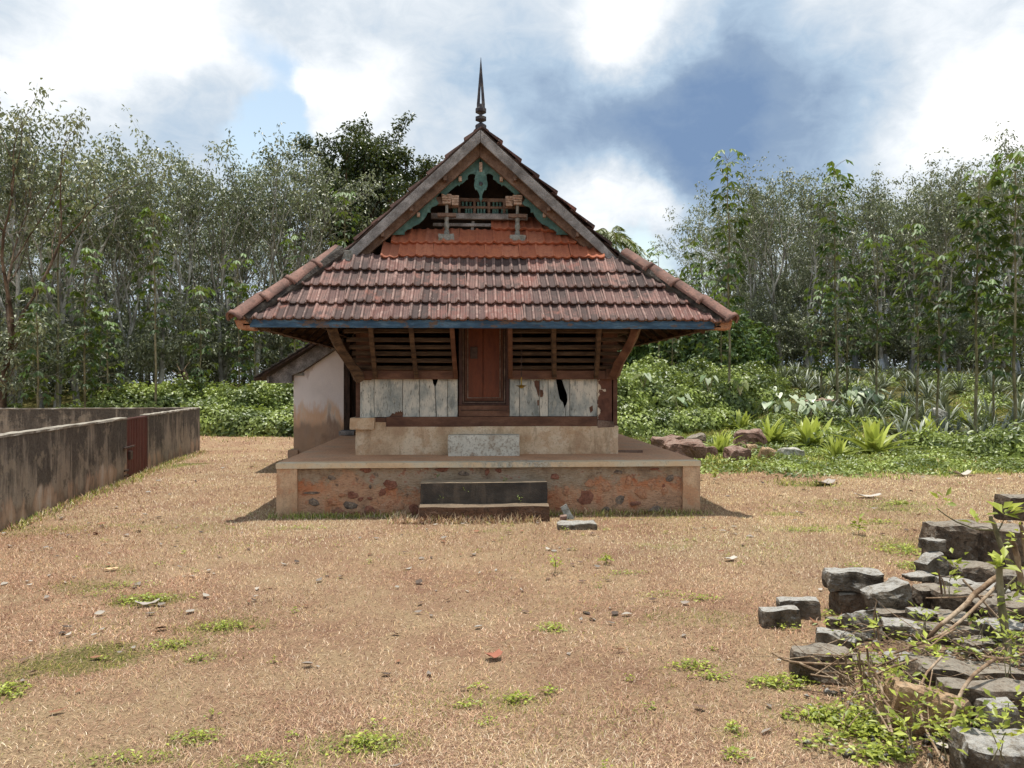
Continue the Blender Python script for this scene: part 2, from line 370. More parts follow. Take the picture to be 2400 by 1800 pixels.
def plaster(name, lo, mid, hi, stain, stain2, sc=3.0, streak=.5, amt=.8, bottom=None):
    def fn(k):
        p = k.pos(); n = k.noise(p, sc, 7, .66); st = k.noise(k.scale(p, 1, 1, .28), sc*2.2, 6, .66); f = k.noise(p, 48, 4, .65)
        c = k.ramp(n, (.3, lo), (.5, mid), (.72, hi))
        c = k.mix(k.math('MULTIPLY', k.smooth(st, .52, .72), streak), c, stain)
        c = k.mix(k.math('MULTIPLY', k.smooth(k.noise(k.vmath('ADD', p, (4.2, 1.1, 7.3)), sc*1.3, 7, .7), .56, .66), amt), c, stain2)
        c = k.mix(k.math('MULTIPLY', k.smooth(f, .56, .7), .35), c, stain)
        return dict(c=c, r=.92, n=k.bump(k.math('ADD', f, k.math('MULTIPLY', n, .8)), .45, .01))
    return material(name, fn)
M_plat = plaster('platform_plaster', lin(182, 146, 116), lin(198, 164, 132), lin(214, 184, 150), lin(140, 116, 96), lin(186, 132, 96), 2.2, .35, .5)
def m_coping(k):
    p = k.pos(); s = k.sep(p); n = k.noise(p, 2.2, 7, .68); f = k.noise(p, 40, 5, .7); n2 = k.noise(k.scale(p, 1, 1, .5), 7, 6, .7)
    c = k.ramp(n, (.1, lin(186, 156, 124)), (.45, lin(210, 186, 152)), (.8, lin(200, 192, 170)))
    c = k.mix(k.math('MULTIPLY', k.smooth(f, .6, .85), .5), c, lin(138, 124, 106))
    mould = k.math('MULTIPLY', k.smooth(k.math('ABSOLUTE', k.math('SUBTRACT', s[0], .55)), 1.0, .2), k.smooth(n2, .35, .6))
    c = k.mix(k.math('MULTIPLY', mould, .7), c, k.ramp(f, (.3, lin(78, 80, 76)), (.7, lin(178, 186, 180))))
    return dict(c=c, r=.92, n=k.bump(f, .4, .01))
M_coping = material('coping_plaster', m_coping)
def m_floor(k):
    p = k.pos(); n = k.noise(p, 1.7, 6, .6); f = k.noise(p, 30, 4, .65)
    c = k.ramp(n, (.1, lin(176, 136, 106)), (.5, lin(200, 154, 120)), (.9, lin(180, 152, 126)))
    return dict(c=k.mix(k.math('MULTIPLY', k.smooth(f, .5, .7), .4), c, lin(128, 100, 82)), r=.9, n=k.bump(f, .3, .006))
M_pfloor = material('platform_floor', m_floor)
def m_rubble(k):
    p = k.pos(); n = k.noise(p, 1.9, 8, .66, .5); s = k.sep(p); z = s[2]; f = k.noise(k.scale(p, 1, 1, 2.5), 22, 6, .7); n2 = k.noise(k.vmath('ADD', p, (9, 2, 4)), 2.4, 8, .7); n3 = k.noise(k.vmath('ADD', p, (2, 7, 1)), 5.5, 6, .68)
    c = k.ramp(n, (.1, lin(190, 112, 74)), (.35, lin(204, 142, 104)), (.55, lin(208, 166, 134)), (.75, lin(184, 146, 118)), (.95, lin(150, 126, 106)))
    # cement skin survives towards the coping and beside the steps, with a ragged edge
    mid = k.math('MULTIPLY', k.smooth(k.math('ABSOLUTE', k.math('SUBTRACT', s[0], .15)), 1.5, .6), .16)
    up = k.smooth(k.math('ADD', k.math('ADD', z, mid), k.math('MULTIPLY', k.math('SUBTRACT', n2, .5), .5)), .34, .46)
    c = k.mix(k.math('MULTIPLY', up, .88), c, k.ramp(n3, (.15, lin(136, 122, 104)), (.45, lin(172, 154, 130)), (.7, lin(186, 174, 154)), (.95, lin(120, 116, 108))))
    c = k.mix(k.math('MULTIPLY', k.smooth(n3, .62, .78), .6), c, lin(172, 96, 64))
    c = k.mix(k.math('MULTIPLY', k.smooth(f, .58, .85), .6), c, lin(116, 84, 66))
    c = k.mix(k.math('MULTIPLY', k.smooth(k.noise(p, 7, 6, .72), .66, .85), .7), c, lin(96, 86, 76))
    c = k.mix(k.math('MULTIPLY', k.smooth(k.noise(k.vmath('ADD', p, (1, 5, 2)), 9, 6, .72), .76, .9), .8), c, lin(220, 210, 194))
    low = k.smooth(k.math('ADD', z, k.math('MULTIPLY', n2, .12)), .16, .04)
    c = k.mix(k.math('MULTIPLY', low, .5), c, lin(104, 82, 64))
    return dict(c=c, r=.95, n=k.bump(k.math('ADD', k.math('MULTIPLY', up, .6), k.math('ADD', k.math('MULTIPLY', n, 1.5), k.math('ADD', f, n3))), .8, .03))
M_rubble = material('rubble_plaster', m_rubble)
M_plinth = plaster('plinth_plaster', lin(186, 156, 126), lin(210, 184, 152), lin(224, 204, 176), lin(150, 122, 94), lin(188, 146, 108), 2.0, .5, .45)
def m_stepw(k):
    p = k.pos(); n = k.noise(p, 5, 6, .65); f = k.noise(p, 40, 4, .6)
    c = k.ramp(n, (.1, lin(218, 214, 200)), (.5, lin(204, 200, 186)), (.75, lin(178, 166, 148)), (.95, lin(150, 126, 110)))
    return dict(c=k.mix(k.math('MULTIPLY', k.smooth(f, .55, .7), .5), c, lin(130, 116, 100)), r=.9, n=k.bump(f, .4, .01))
M_stepw = material('whitewash_step', m_stepw)
def m_black(k):
    p = k.pos(); n = k.noise(p, 3.5, 6, .65); st = k.noise(k.scale(p, 2, 1, .3), 5, 5, .6); f = k.noise(p, 50, 4, .65)
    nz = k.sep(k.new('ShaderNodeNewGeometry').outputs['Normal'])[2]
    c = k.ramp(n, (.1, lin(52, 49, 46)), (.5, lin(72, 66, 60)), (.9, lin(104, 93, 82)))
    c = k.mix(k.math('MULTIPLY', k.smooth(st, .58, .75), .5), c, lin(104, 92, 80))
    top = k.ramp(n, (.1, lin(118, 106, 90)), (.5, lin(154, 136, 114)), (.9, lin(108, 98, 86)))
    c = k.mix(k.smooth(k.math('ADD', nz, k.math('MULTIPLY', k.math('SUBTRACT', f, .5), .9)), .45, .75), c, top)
    return dict(c=c, r=.93, n=k.bump(k.math('ADD', f, n), .6, .012))
M_black = material('step_sooty', m_black)
def m_annex(k):
    p = k.pos(); z = k.sep(p)[2]; n = k.noise(p, 1.4, 6, .62); s = k.noise(k.scale(p, 1, 1, .22), 4.5, 6, .66); f = k.noise(p, 40, 4, .6)
    c = k.ramp(n, (.1, lin(238, 230, 224)), (.5, lin(230, 222, 217)), (.9, lin(214, 206, 202)))
    w = k.math('MULTIPLY', k.math('SUBTRACT', s, .5), .85)
    och = k.smooth(k.math('SUBTRACT', k.math('ADD', 1.28, w), z), -.06, .22)
    c = k.mix(k.math('MULTIPLY', och, .75), c, k.ramp(s, (.35, lin(204, 152, 100)), (.55, lin(214, 176, 136)), (.7, lin(208, 196, 182))))
    gr = k.smooth(k.math('SUBTRACT', k.math('ADD', .86, k.math('MULTIPLY', w, .45)), z), -.1, .1)
    c = k.mix(k.math('MULTIPLY', gr, .85), c, k.ramp(n, (.3, lin(142, 122, 104)), (.6, lin(160, 134, 112)), (.8, lin(128, 108, 92))))
    c = k.mix(k.math('MULTIPLY', k.smooth(s, .62, .75), .35), c, lin(128, 92, 70))
    return dict(c=c, r=.92, n=k.bump(f, .4, .01))
M_annex = material('annex_plaster', m_annex)
def m_cwall(k):
    p = k.pos(); z = k.sep(p)[2]; n = k.noise(p, 1.1, 7, .64); s = k.noise(k.scale(p, 1, 1, .12), 6.5, 6, .7); s2 = k.noise(k.scale(p, 1, 1, .35), 2.4, 6, .64); f = k.noise(p, 26, 5, .68)
    c = k.ramp(n, (.1, lin(140, 126, 110)), (.45, lin(158, 146, 130)), (.75, lin(134, 126, 114)), (.95, lin(176, 168, 154)))
    t = k.math('ADD', k.math('MULTIPLY', s, .95), k.math('ADD', k.math('MULTIPLY', z, .50), k.math('MULTIPLY', s2, .6)))
    blk = k.smooth(k.math('ADD', t, k.math('MULTIPLY', k.math('SUBTRACT', n, .5), .5)), .82, 1.25)
    c = k.mix(k.math('MULTIPLY', blk, .88), c, k.ramp(f, (.2, lin(50, 46, 43)), (.8, lin(96, 88, 79))))
    c = k.mix(k.math('MULTIPLY', k.smooth(f, .6, .85), .5), c, lin(78, 72, 66))
    c = k.mix(k.math('MULTIPLY', k.smooth(k.noise(k.vmath('ADD', p, (3, 8, 1)), 2.6, 8, .7), .58, .72), .5), c, lin(164, 150, 130))
    c = k.mix(k.math('MULTIPLY', k.smooth(k.noise(k.vmath('ADD', p, (7, 1, 5)), 3.4, 8, .74), .6, .74), .6), c, lin(66, 61, 56))
    low = k.smooth(k.math('SUBTRACT', k.math('ADD', .0, k.math('MULTIPLY', s2, .55)), z), 0, .14)
    c = k.mix(k.math('MULTIPLY', low, .7), c, k.ramp(s2, (.45, lin(112, 92, 76)), (.65, lin(190, 158, 132)), (.85, lin(210, 200, 186))))
    c = k.mix(k.math('MULTIPLY', k.smooth(k.noise(k.scale(p, 1, 1, .25), 11, 5, .7), .80, .95), .5), c, lin(206, 200, 188))
    return dict(c=c, r=.95, n=k.bump(k.math('ADD', f, s), .5, .012))
M_cwall = material('compound_wall_stained', m_cwall)
M_cop2 = simple('wall_coping', [(.3, lin(128, 120, 108)), (.6, lin(166, 158, 144)), (.8, lin(112, 104, 94))], 4, fine=40, finecol=lin(80, 74, 66), world=True)
M_gate = simple('gate_rust_red', [(.2, lin(88, 50, 43)), (.5, lin(108, 62, 54)), (.8, lin(104, 70, 61))], 3, (3, 3, .4), 26, finecol=lin(72, 40, 34), rough=.6, dist=.003, spec=.4)
M_iron = simple('iron_dark', [(.3, lin(58, 48, 44)), (.7, lin(88, 70, 62))], 9, rough=.6)

def m_rock(k, stops, lich, fine=38):
    v = _offs(k, k.obj()); n = k.noise(v, 6, 7, .68); f = k.noise(v, fine, 5, .7); vo = k.voro(v, 42)
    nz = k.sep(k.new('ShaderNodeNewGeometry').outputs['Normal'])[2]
    c = k.ramp(n, *stops)
    c = k.mix(k.math('MULTIPLY', k.smooth(f, .5, .8), .8), c, tuple(q*.4 for q in stops[0][1][:3])+(1,))
    # pale lichen crust, weighted by the normal so upward faces come out lighter
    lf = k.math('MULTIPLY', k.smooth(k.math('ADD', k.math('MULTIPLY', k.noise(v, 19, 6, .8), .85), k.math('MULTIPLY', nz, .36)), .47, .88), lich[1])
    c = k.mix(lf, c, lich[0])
    h = k.math('ADD', k.math('MULTIPLY', f, 1.2), k.math('ADD', k.math('MULTIPLY', n, 1.0), k.math('MULTIPLY', vo, .8)))
    return dict(c=c, r=.96, s=.15, n=k.bump(h, .8, .016))
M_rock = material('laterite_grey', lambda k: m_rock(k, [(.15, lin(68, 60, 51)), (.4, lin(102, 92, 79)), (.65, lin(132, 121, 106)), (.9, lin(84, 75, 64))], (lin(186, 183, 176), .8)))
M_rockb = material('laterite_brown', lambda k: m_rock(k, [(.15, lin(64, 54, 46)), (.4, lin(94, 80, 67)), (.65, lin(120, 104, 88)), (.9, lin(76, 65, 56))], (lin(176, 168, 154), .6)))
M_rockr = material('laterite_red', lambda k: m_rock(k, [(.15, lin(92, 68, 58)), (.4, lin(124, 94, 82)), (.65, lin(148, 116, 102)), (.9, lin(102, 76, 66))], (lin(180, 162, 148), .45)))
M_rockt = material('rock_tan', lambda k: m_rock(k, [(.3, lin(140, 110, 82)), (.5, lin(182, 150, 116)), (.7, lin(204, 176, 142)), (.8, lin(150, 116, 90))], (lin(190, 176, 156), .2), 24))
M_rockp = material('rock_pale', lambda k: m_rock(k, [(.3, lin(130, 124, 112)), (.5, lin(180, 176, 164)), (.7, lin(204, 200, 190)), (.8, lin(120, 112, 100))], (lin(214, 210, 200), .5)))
M_wstone = simple('wall_stone_red', [(.2, lin(124, 80, 64)), (.5, lin(150, 102, 82)), (.8, lin(140, 104, 88))], 12, fine=50, finecol=lin(80, 52, 42), world=True, bump=.8, dist=.015)
M_wstoned = simple('wall_stone_dark', [(.2, lin(88, 78, 70)), (.5, lin(124, 110, 98)), (.8, lin(158, 140, 122))], 14, fine=50, finecol=lin(44, 40, 38), world=True, bump=.8, dist=.015)
M_wstoneo = simple('wall_stone_orange', [(.2, lin(164, 112, 84)), (.5, lin(188, 140, 108)), (.8, lin(176, 140, 114))], 12, fine=50, finecol=lin(112, 76, 58), world=True, bump=.8, dist=.015)

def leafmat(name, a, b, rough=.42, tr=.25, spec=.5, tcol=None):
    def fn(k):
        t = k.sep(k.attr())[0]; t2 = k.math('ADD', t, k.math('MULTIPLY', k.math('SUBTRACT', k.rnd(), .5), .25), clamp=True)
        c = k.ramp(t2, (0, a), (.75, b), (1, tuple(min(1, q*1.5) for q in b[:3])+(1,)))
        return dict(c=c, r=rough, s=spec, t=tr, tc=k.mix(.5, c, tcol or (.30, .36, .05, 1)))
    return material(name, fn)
M_leaf_rub = leafmat('rubber_leaf', (.080, .094, .064, 1), (.25, .265, .155, 1), .44, .2, .6, (.20, .30, .08, 1))
M_leaf_dark = leafmat('dark_leaf', (.020, .036, .013, 1), (.055, .08, .026, 1), .38, .12, .6)
M_leaf_sap = leafmat('sapling_leaf', (.030, .062, .018, 1), (.10, .17, .032, 1), .5, .25, .4)
M_leaf_bush = leafmat('creeper_leaf', (.046, .080, .018, 1), (.26, .32, .075, 1), .42, .25, .5)
M_leaf_lime = leafmat('lime_leaf', (.14, .19, .025, 1), (.36, .40, .06, 1), .42, .35, .5)
M_leaf_lily = leafmat('lily_leaf', (.14, .19, .03, 1), (.44, .48, .11, 1), .42, .3, .5)
M_leaf_pine = leafmat('pineapple_leaf', (.075, .095, .066, 1), (.22, .24, .17, 1), .45, .08, .5)
M_leaf_taro = leafmat('taro_leaf', (.10, .18, .05, 1), (.62, .66, .48, 1), .35, .15, .5)
M_leaf_palm = leafmat('palm_leaf', (.05, .09, .02, 1), (.16, .19, .05, 1), .4, .2, .6)
def m_grass(k):
    return dict(c=k.attr(), r=.7, s=.25, t=.2, tc=k.attr())
M_grass = material('grass_blades', m_grass)
M_litter = material('leaf_litter', lambda k: dict(c=k.attr(), r=.75, s=.25))
def bark(name, a, b, c2, sc=5):
    def fn(k):
        v = _offs(k, k.obj(), 9); n = k.noise(k.scale(v, 1, 1, .5), sc, 6, .65); f = k.noise(k.scale(v, 1, 1, .4), 30, 4, .6)
        c = k.ramp(n, (.3, a), (.5, b), (.7, c2)); return dict(c=k.mix(k.math('MULTIPLY', k.smooth(f, .5, .7), .4), c, a), r=.92, n=k.bump(f, .6, .01))
    return material(name, fn)
M_bark = bark('bark_grey', lin(112, 108, 100), lin(160, 156, 146), lin(192, 190, 182), 3)
M_bark_b = bark('bark_brown', lin(66, 52, 40), lin(96, 78, 62), lin(124, 106, 88))
M_bark_g = bark('stem_greenish', lin(92, 88, 62), lin(128, 120, 90), lin(150, 142, 116))
M_twig = bark('twig_dry', lin(96, 76, 58), lin(140, 116, 92), lin(172, 152, 128), 9)
M_skirt = simple('plastic_skirt', [(.3, lin(120, 128, 138)), (.6, lin(168, 174, 182)), (.8, lin(200, 204, 208))], 6, (4, 4, .6), 30, rough=.4)
M_brass = material('brass', lambda k: dict(c=lin(150, 124, 52), r=.4, m=.7))
def m_ground(k):
    p = k.pos(); t = k.sep(k.attr())[0]; n = k.noise(p, .9, 7, .62); f = k.noise(p, 55, 5, .75); n2 = k.noise(p, 7, 6, .68); n3 = k.noise(p, 160, 3, .7)
    dry = k.ramp(n, (.2, lin(166, 128, 104)), (.45, lin(184, 150, 120)), (.7, lin(196, 168, 132)), (.9, lin(174, 136, 112)))
    dry = k.mix(k.math('MULTIPLY', k.smooth(n2, .45, .8), .55), dry, lin(196, 172, 134)); dry = k.mix(k.math('MULTIPLY', k.smooth(f, .45, .75), .6), dry, lin(122, 96, 76)); dry = k.mix(k.math('MULTIPLY', k.smooth(n3, .6, .85), .5), dry, lin(206, 184, 150))
    gr = k.ramp(n2, (.2, lin(92, 92, 50)), (.5, lin(122, 118, 66)), (.8, lin(146, 132, 84)))
    gr = k.mix(k.math('MULTIPLY', k.smooth(f, .45, .7), .6), gr, lin(66, 64, 38))
    c = k.mix(k.smooth(k.math('ADD', t, k.math('ADD', k.math('MULTIPLY', k.math('SUBTRACT', f, .5), .7), k.math('MULTIPLY', k.math('SUBTRACT', n2, .5), .5))), .35, .95), dry, gr)
    return dict(c=c, r=.97, s=.1, n=k.bump(k.math('ADD', f, k.math('ADD', n2, n3)), .8, .03))
M_ground = material('ground_dry_turf', m_ground)
M_soil = simple('soil_dark', [(.2, lin(84, 66, 50)), (.5, lin(116, 94, 72)), (.8, lin(150, 124, 96))], 7, fine=45, finecol=lin(62, 48, 38), fineamt=.7, world=True, bump=.9, dist=.02)

def m_stepb(k):
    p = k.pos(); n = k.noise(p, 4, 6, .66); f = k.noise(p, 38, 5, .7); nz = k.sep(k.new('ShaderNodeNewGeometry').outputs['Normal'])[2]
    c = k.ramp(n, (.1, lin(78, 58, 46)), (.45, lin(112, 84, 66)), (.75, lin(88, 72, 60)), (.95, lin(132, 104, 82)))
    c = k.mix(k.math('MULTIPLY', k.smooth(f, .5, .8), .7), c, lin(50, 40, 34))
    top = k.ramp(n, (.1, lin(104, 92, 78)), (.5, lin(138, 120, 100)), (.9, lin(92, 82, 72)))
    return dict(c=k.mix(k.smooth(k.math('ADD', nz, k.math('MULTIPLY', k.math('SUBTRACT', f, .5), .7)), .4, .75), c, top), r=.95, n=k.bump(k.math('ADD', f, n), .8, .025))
M_stepb = material('step_earthy', m_stepb)

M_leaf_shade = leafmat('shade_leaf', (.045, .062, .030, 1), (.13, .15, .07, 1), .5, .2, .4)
# ------------------------------------------------------------------ ground
def build_ground():
    xs = np.unique(np.concatenate([np.linspace(-400, -40, 19), np.arange(-40, -9, .8), np.arange(-9, 9, .16), np.arange(9, 40, .8), np.linspace(40, 400, 19)]))
    ys = np.unique(np.concatenate([np.linspace(-120, -4, 12), np.arange(-4, 18, .16), np.arange(18, 46, .5), np.linspace(46, 600, 30)]))
    X, Y = np.meshgrid(xs, ys); Z = ground_z(X.ravel(), Y.ravel())
    v = np.stack([X.ravel(), Y.ravel(), Z], 1); nx, ny = len(xs), len(ys)
    i, j = np.meshgrid(np.arange(nx-1), np.arange(ny-1)); a = (j*nx+i).ravel()
    f = np.stack([a, a+1, a+nx+1, a+nx], 1)
    g = green_at(v[:, 0], v[:, 1])
    me = np_mesh('ground', v, f, np.stack([g, g, g], 1), True)
    prop(link('ground', me, mat=M_ground), 'dry brown turf turning green towards the far bank', kind='structure')
build_ground()

def rough_mesh(dx, dy, dz, seed, amp=.02, seg=.06, rnd=.25, freq=7, low=.10):
    """weathered block centred on its base: rounded corners and broken faces"""
    bm = bmesh.new(); bmesh.ops.create_cube(bm, size=1)
    n = [max(2, min(9, int(q/seg))) for q in (dx, dy, dz)]
    cuts = max(n)
    bmesh.ops.subdivide_edges(bm, edges=bm.edges[:], cuts=max(2, min(7, cuts-1)), use_grid_fill=True)
    off = Vector((seed*3.7, seed*1.3, seed*2.9)); m = min(dx, dy, dz)
    for v in bm.verts:
        p = v.co.copy()*2
        q = Vector((abs(p.x)**6, abs(p.y)**6, abs(p.z)**6)); l = (q.x+q.y+q.z)**(1/6)
        s = p/l if l > 0 else p
        w = p.lerp(s, rnd*1.6)
        c = Vector((w.x*dx/2, w.y*dy/2, w.z*dz/2))
        nv = mnoise.noise_vector(c*freq+off)*amp+mnoise.noise_vector(c*freq*2.7+off)*amp*.45+mnoise.noise_vector(c*2.2+off)*m*low
        v.co = c+nv; v.co.z += dz/2
    me = bpy.data.meshes.new('block'); bmesh.ops.recalc_face_normals(bm, faces=bm.faces); bm.to_mesh(me); bm.free()
    return me
def rough_box(name, x0, x1, y0, y1, z0, z1, mat, parent=None, seed=1, amp=.012, seg=.12, rnd=.06, freq=5):
    me = rough_mesh(x1-x0, y1-y0, z1-z0, seed, amp, seg, rnd, freq, .015); o = link(name, me, parent, mat)
    for v in me.vertices: v.co += Vector(((x0+x1)/2, (y0+y1)/2, z0))
    return o

# ------------------------------------------------------------------ the shrine
YE, ZE, YB = 9.40, 2.345, 10.45
XL, XR, XC, ZR = -2.68, 3.16, .20, 5.03
TF = .95; TL = (ZR-ZE)/(XC-XL); TR = (ZR-ZE)/(XR-XC)
KL, KR = TF/TL, TF/TR
shrine = thing('shrine', (XC, 12, 0), 'small old shrine with tiled gable roof, spire and slatted wooden front on a plastered platform', 'shrine')
def PX(poly, Y): return [(W(p[0], p[1], Y).x, W(p[0], p[1], Y).z) for p in poly]
def xz(px, py, Y):
    w = W(px, py, Y); return w.x, w.z

def build_platform():
    xl, xr = -2.275, 2.885
    core = MB().box(xl+.03, xr-.03, 9.40, 17.0, -.3, .578).build('platform', M_rubble, shrine)
    xa, xb = W(696, 1150, 9.35).x, W(1601, 1150, 9.35).x
    for a, b in ((xl, xa), (xb, xr)):
        rough_box('pilaster', a, b, 9.352, 9.43, -.25, .576, M_plat, core, a, .004, .08, .02)
    MB().box(xl, xl+.05, 9.43, 17.0, -.25, .576).build('side_plaster', M_plat, core); MB().box(xr-.05, xr, 9.43, 17.0, -.25, .576).build('side_plaster', M_plat, core)
    rough_box('coping', xl-.015, xr+.015, 9.335, 9.52, .576, .639, M_coping, core, 3, .004, .05, .02)
    MB().box(xl-.012, xr+.012, 9.50, 17.0, .578, .636).build('platform_floor', M_pfloor, core)
    rng = random.Random(4)
    def stone(cx, cy, w, h, mat):
        x, z = xz(cx, cy, 9.40); w = w/1800*9.4; h = h/1800*9.4; n = rng.randint(8, 11); vs = []; fs = []
        ph = rng.random()*6; l1, l2 = rng.random()*6, rng.random()*6; rr = [1+rng.uniform(-.14, .14)+.2*math.cos(2*i/n*6.283+l1)+.12*math.cos(3*i/n*6.283+l2) for i in range(n)]
        dep = rng.uniform(.010, .022); w *= 1.12; h *= 1.15
        for ring, (sc, y) in enumerate(((1.06, 9.412), (.9, 9.40-dep*.6), (.5, 9.40-dep))):
            for i in range(n):
                t = i/n*2*math.pi+ph; k = rr[i]*sc*(1+rng.uniform(-.06, .06))
                vs.append((x+w/2*k*math.cos(t), y+rng.uniform(-.004, .004), z+h/2*k*math.sin(t)))
        vs.append((x, 9.40-dep, z))
        for rg in range(2):
            for i in range(n):
                j = (i+1) % n; fs.append((rg*n+i, rg*n+j, (rg+1)*n+j, (rg+1)*n+i))
        fs += [(2*n+i, 2*n+(i+1) % n, 3*n) for i in range(n)]
        MB().add(vs, fs).build('stone', mat, core)
    r_, d_, o_ = M_wstone, M_wstoned, M_wstoneo
    for ox, lst in ((640, [(1335, 190, 140, 85, r_), (845, 310, 90, 70, d_), (1690, 405, 155, 130, r_), (1570, 520, 95, 95, r_), (1400, 435, 42, 40, d_), (560, 525, 180, 40, d_), (1145, 555, 125, 100, r_),
              (1260, 615, 75, 66, r_), (1395, 600, 60, 45, r_), (590, 660, 145, 105, d_), (840, 655, 125, 95, o_), (1110, 700, 175, 105, d_), (920, 815, 210, 120, r_), (1150, 830, 230, 80, r_),
              (1400, 790, 160, 160, r_), (1690, 745, 350, 220, o_), (2030, 765, 150, 150, r_), (990, 555, 110, 50, o_)]),
            (980, [(350, 185, 200, 55, r_), (990, 220, 60, 110, r_), (1160, 200, 90, 55, r_), (660, 245, 130, 70, d_), (1970, 290, 140, 70, r_), (2130, 500, 115, 115, o_)]),
            (1300, [(510, 385, 130, 110, o_), (740, 430, 175, 120, o_), (450, 590, 250, 160, r_), (1065, 345, 105, 125, o_), (920, 225, 105, 55, d_), (1245, 515, 165, 175, o_), (1410, 400, 135, 130, o_),
              (1660, 315, 125, 90, d_), (1580, 490, 105, 100, o_), (940, 620, 140, 115, d_), (1160, 675, 150, 65, r_), (1440, 760, 180, 90, d_), (740, 760, 110, 80, d_), (1440, 178, 150, 30, r_), (1570, 420, 50, 40, r_)])):
        for cx, cy, w, h, m in lst: stone(ox+cx/6.144, 1070+cy/6.144, w/6.144, h/6.144, m)
    # steps
    a, b = W(985, 1150, 9.1).x, W(1283, 1150, 9.1).x
    rough_box('step', a, b, 9.08, 9.41, .10, .425, M_black, shrine, 5, .006, .06, .03, 12)
    a, b = W(980, 1200, 8.88).x, W(1289, 1200, 8.88).x
    rough_box('step', a, b, 8.84, 9.41, -.1, .178, M_stepb, shrine, 6, .012, .06, .05, 11)
    # plinth under the wall
    a, b = W(832, 1030, 10.4).x, W(1450, 1030, 10.4).x
    rough_box('plinth', a, b, 10.40, 16.0, .63, 1.012, M_plinth, shrine, 8, .006, .1, .012)
    a, b = W(1050, 1040, 10.16).x, W(1218, 1040, 10.16).x
    rough_box('whitewashed_step', a, b, 10.16, 10.41, .63, .912, M_stepw, shrine, 9, .008, .06, .03)
    a, b = W(820, 990, 10.3).x, W(877, 990, 10.3).x
    rough_box('beam_end', a, b, 10.28, 11.2, W(850, 1007, 10.28).z, W(850, 980, 10.28).z, M_plinth, shrine, 12, .008, .05, .03)
    x0, x1 = W(1450, 1068, 10.3).x, W(1508, 1068, 10.3).x
    MB().bar((x0+.02, 10.62, .65), (x1+.05, 10.55, .652), .05, .03).build('loose_batten', M_wrust, shrine)
build_platform()

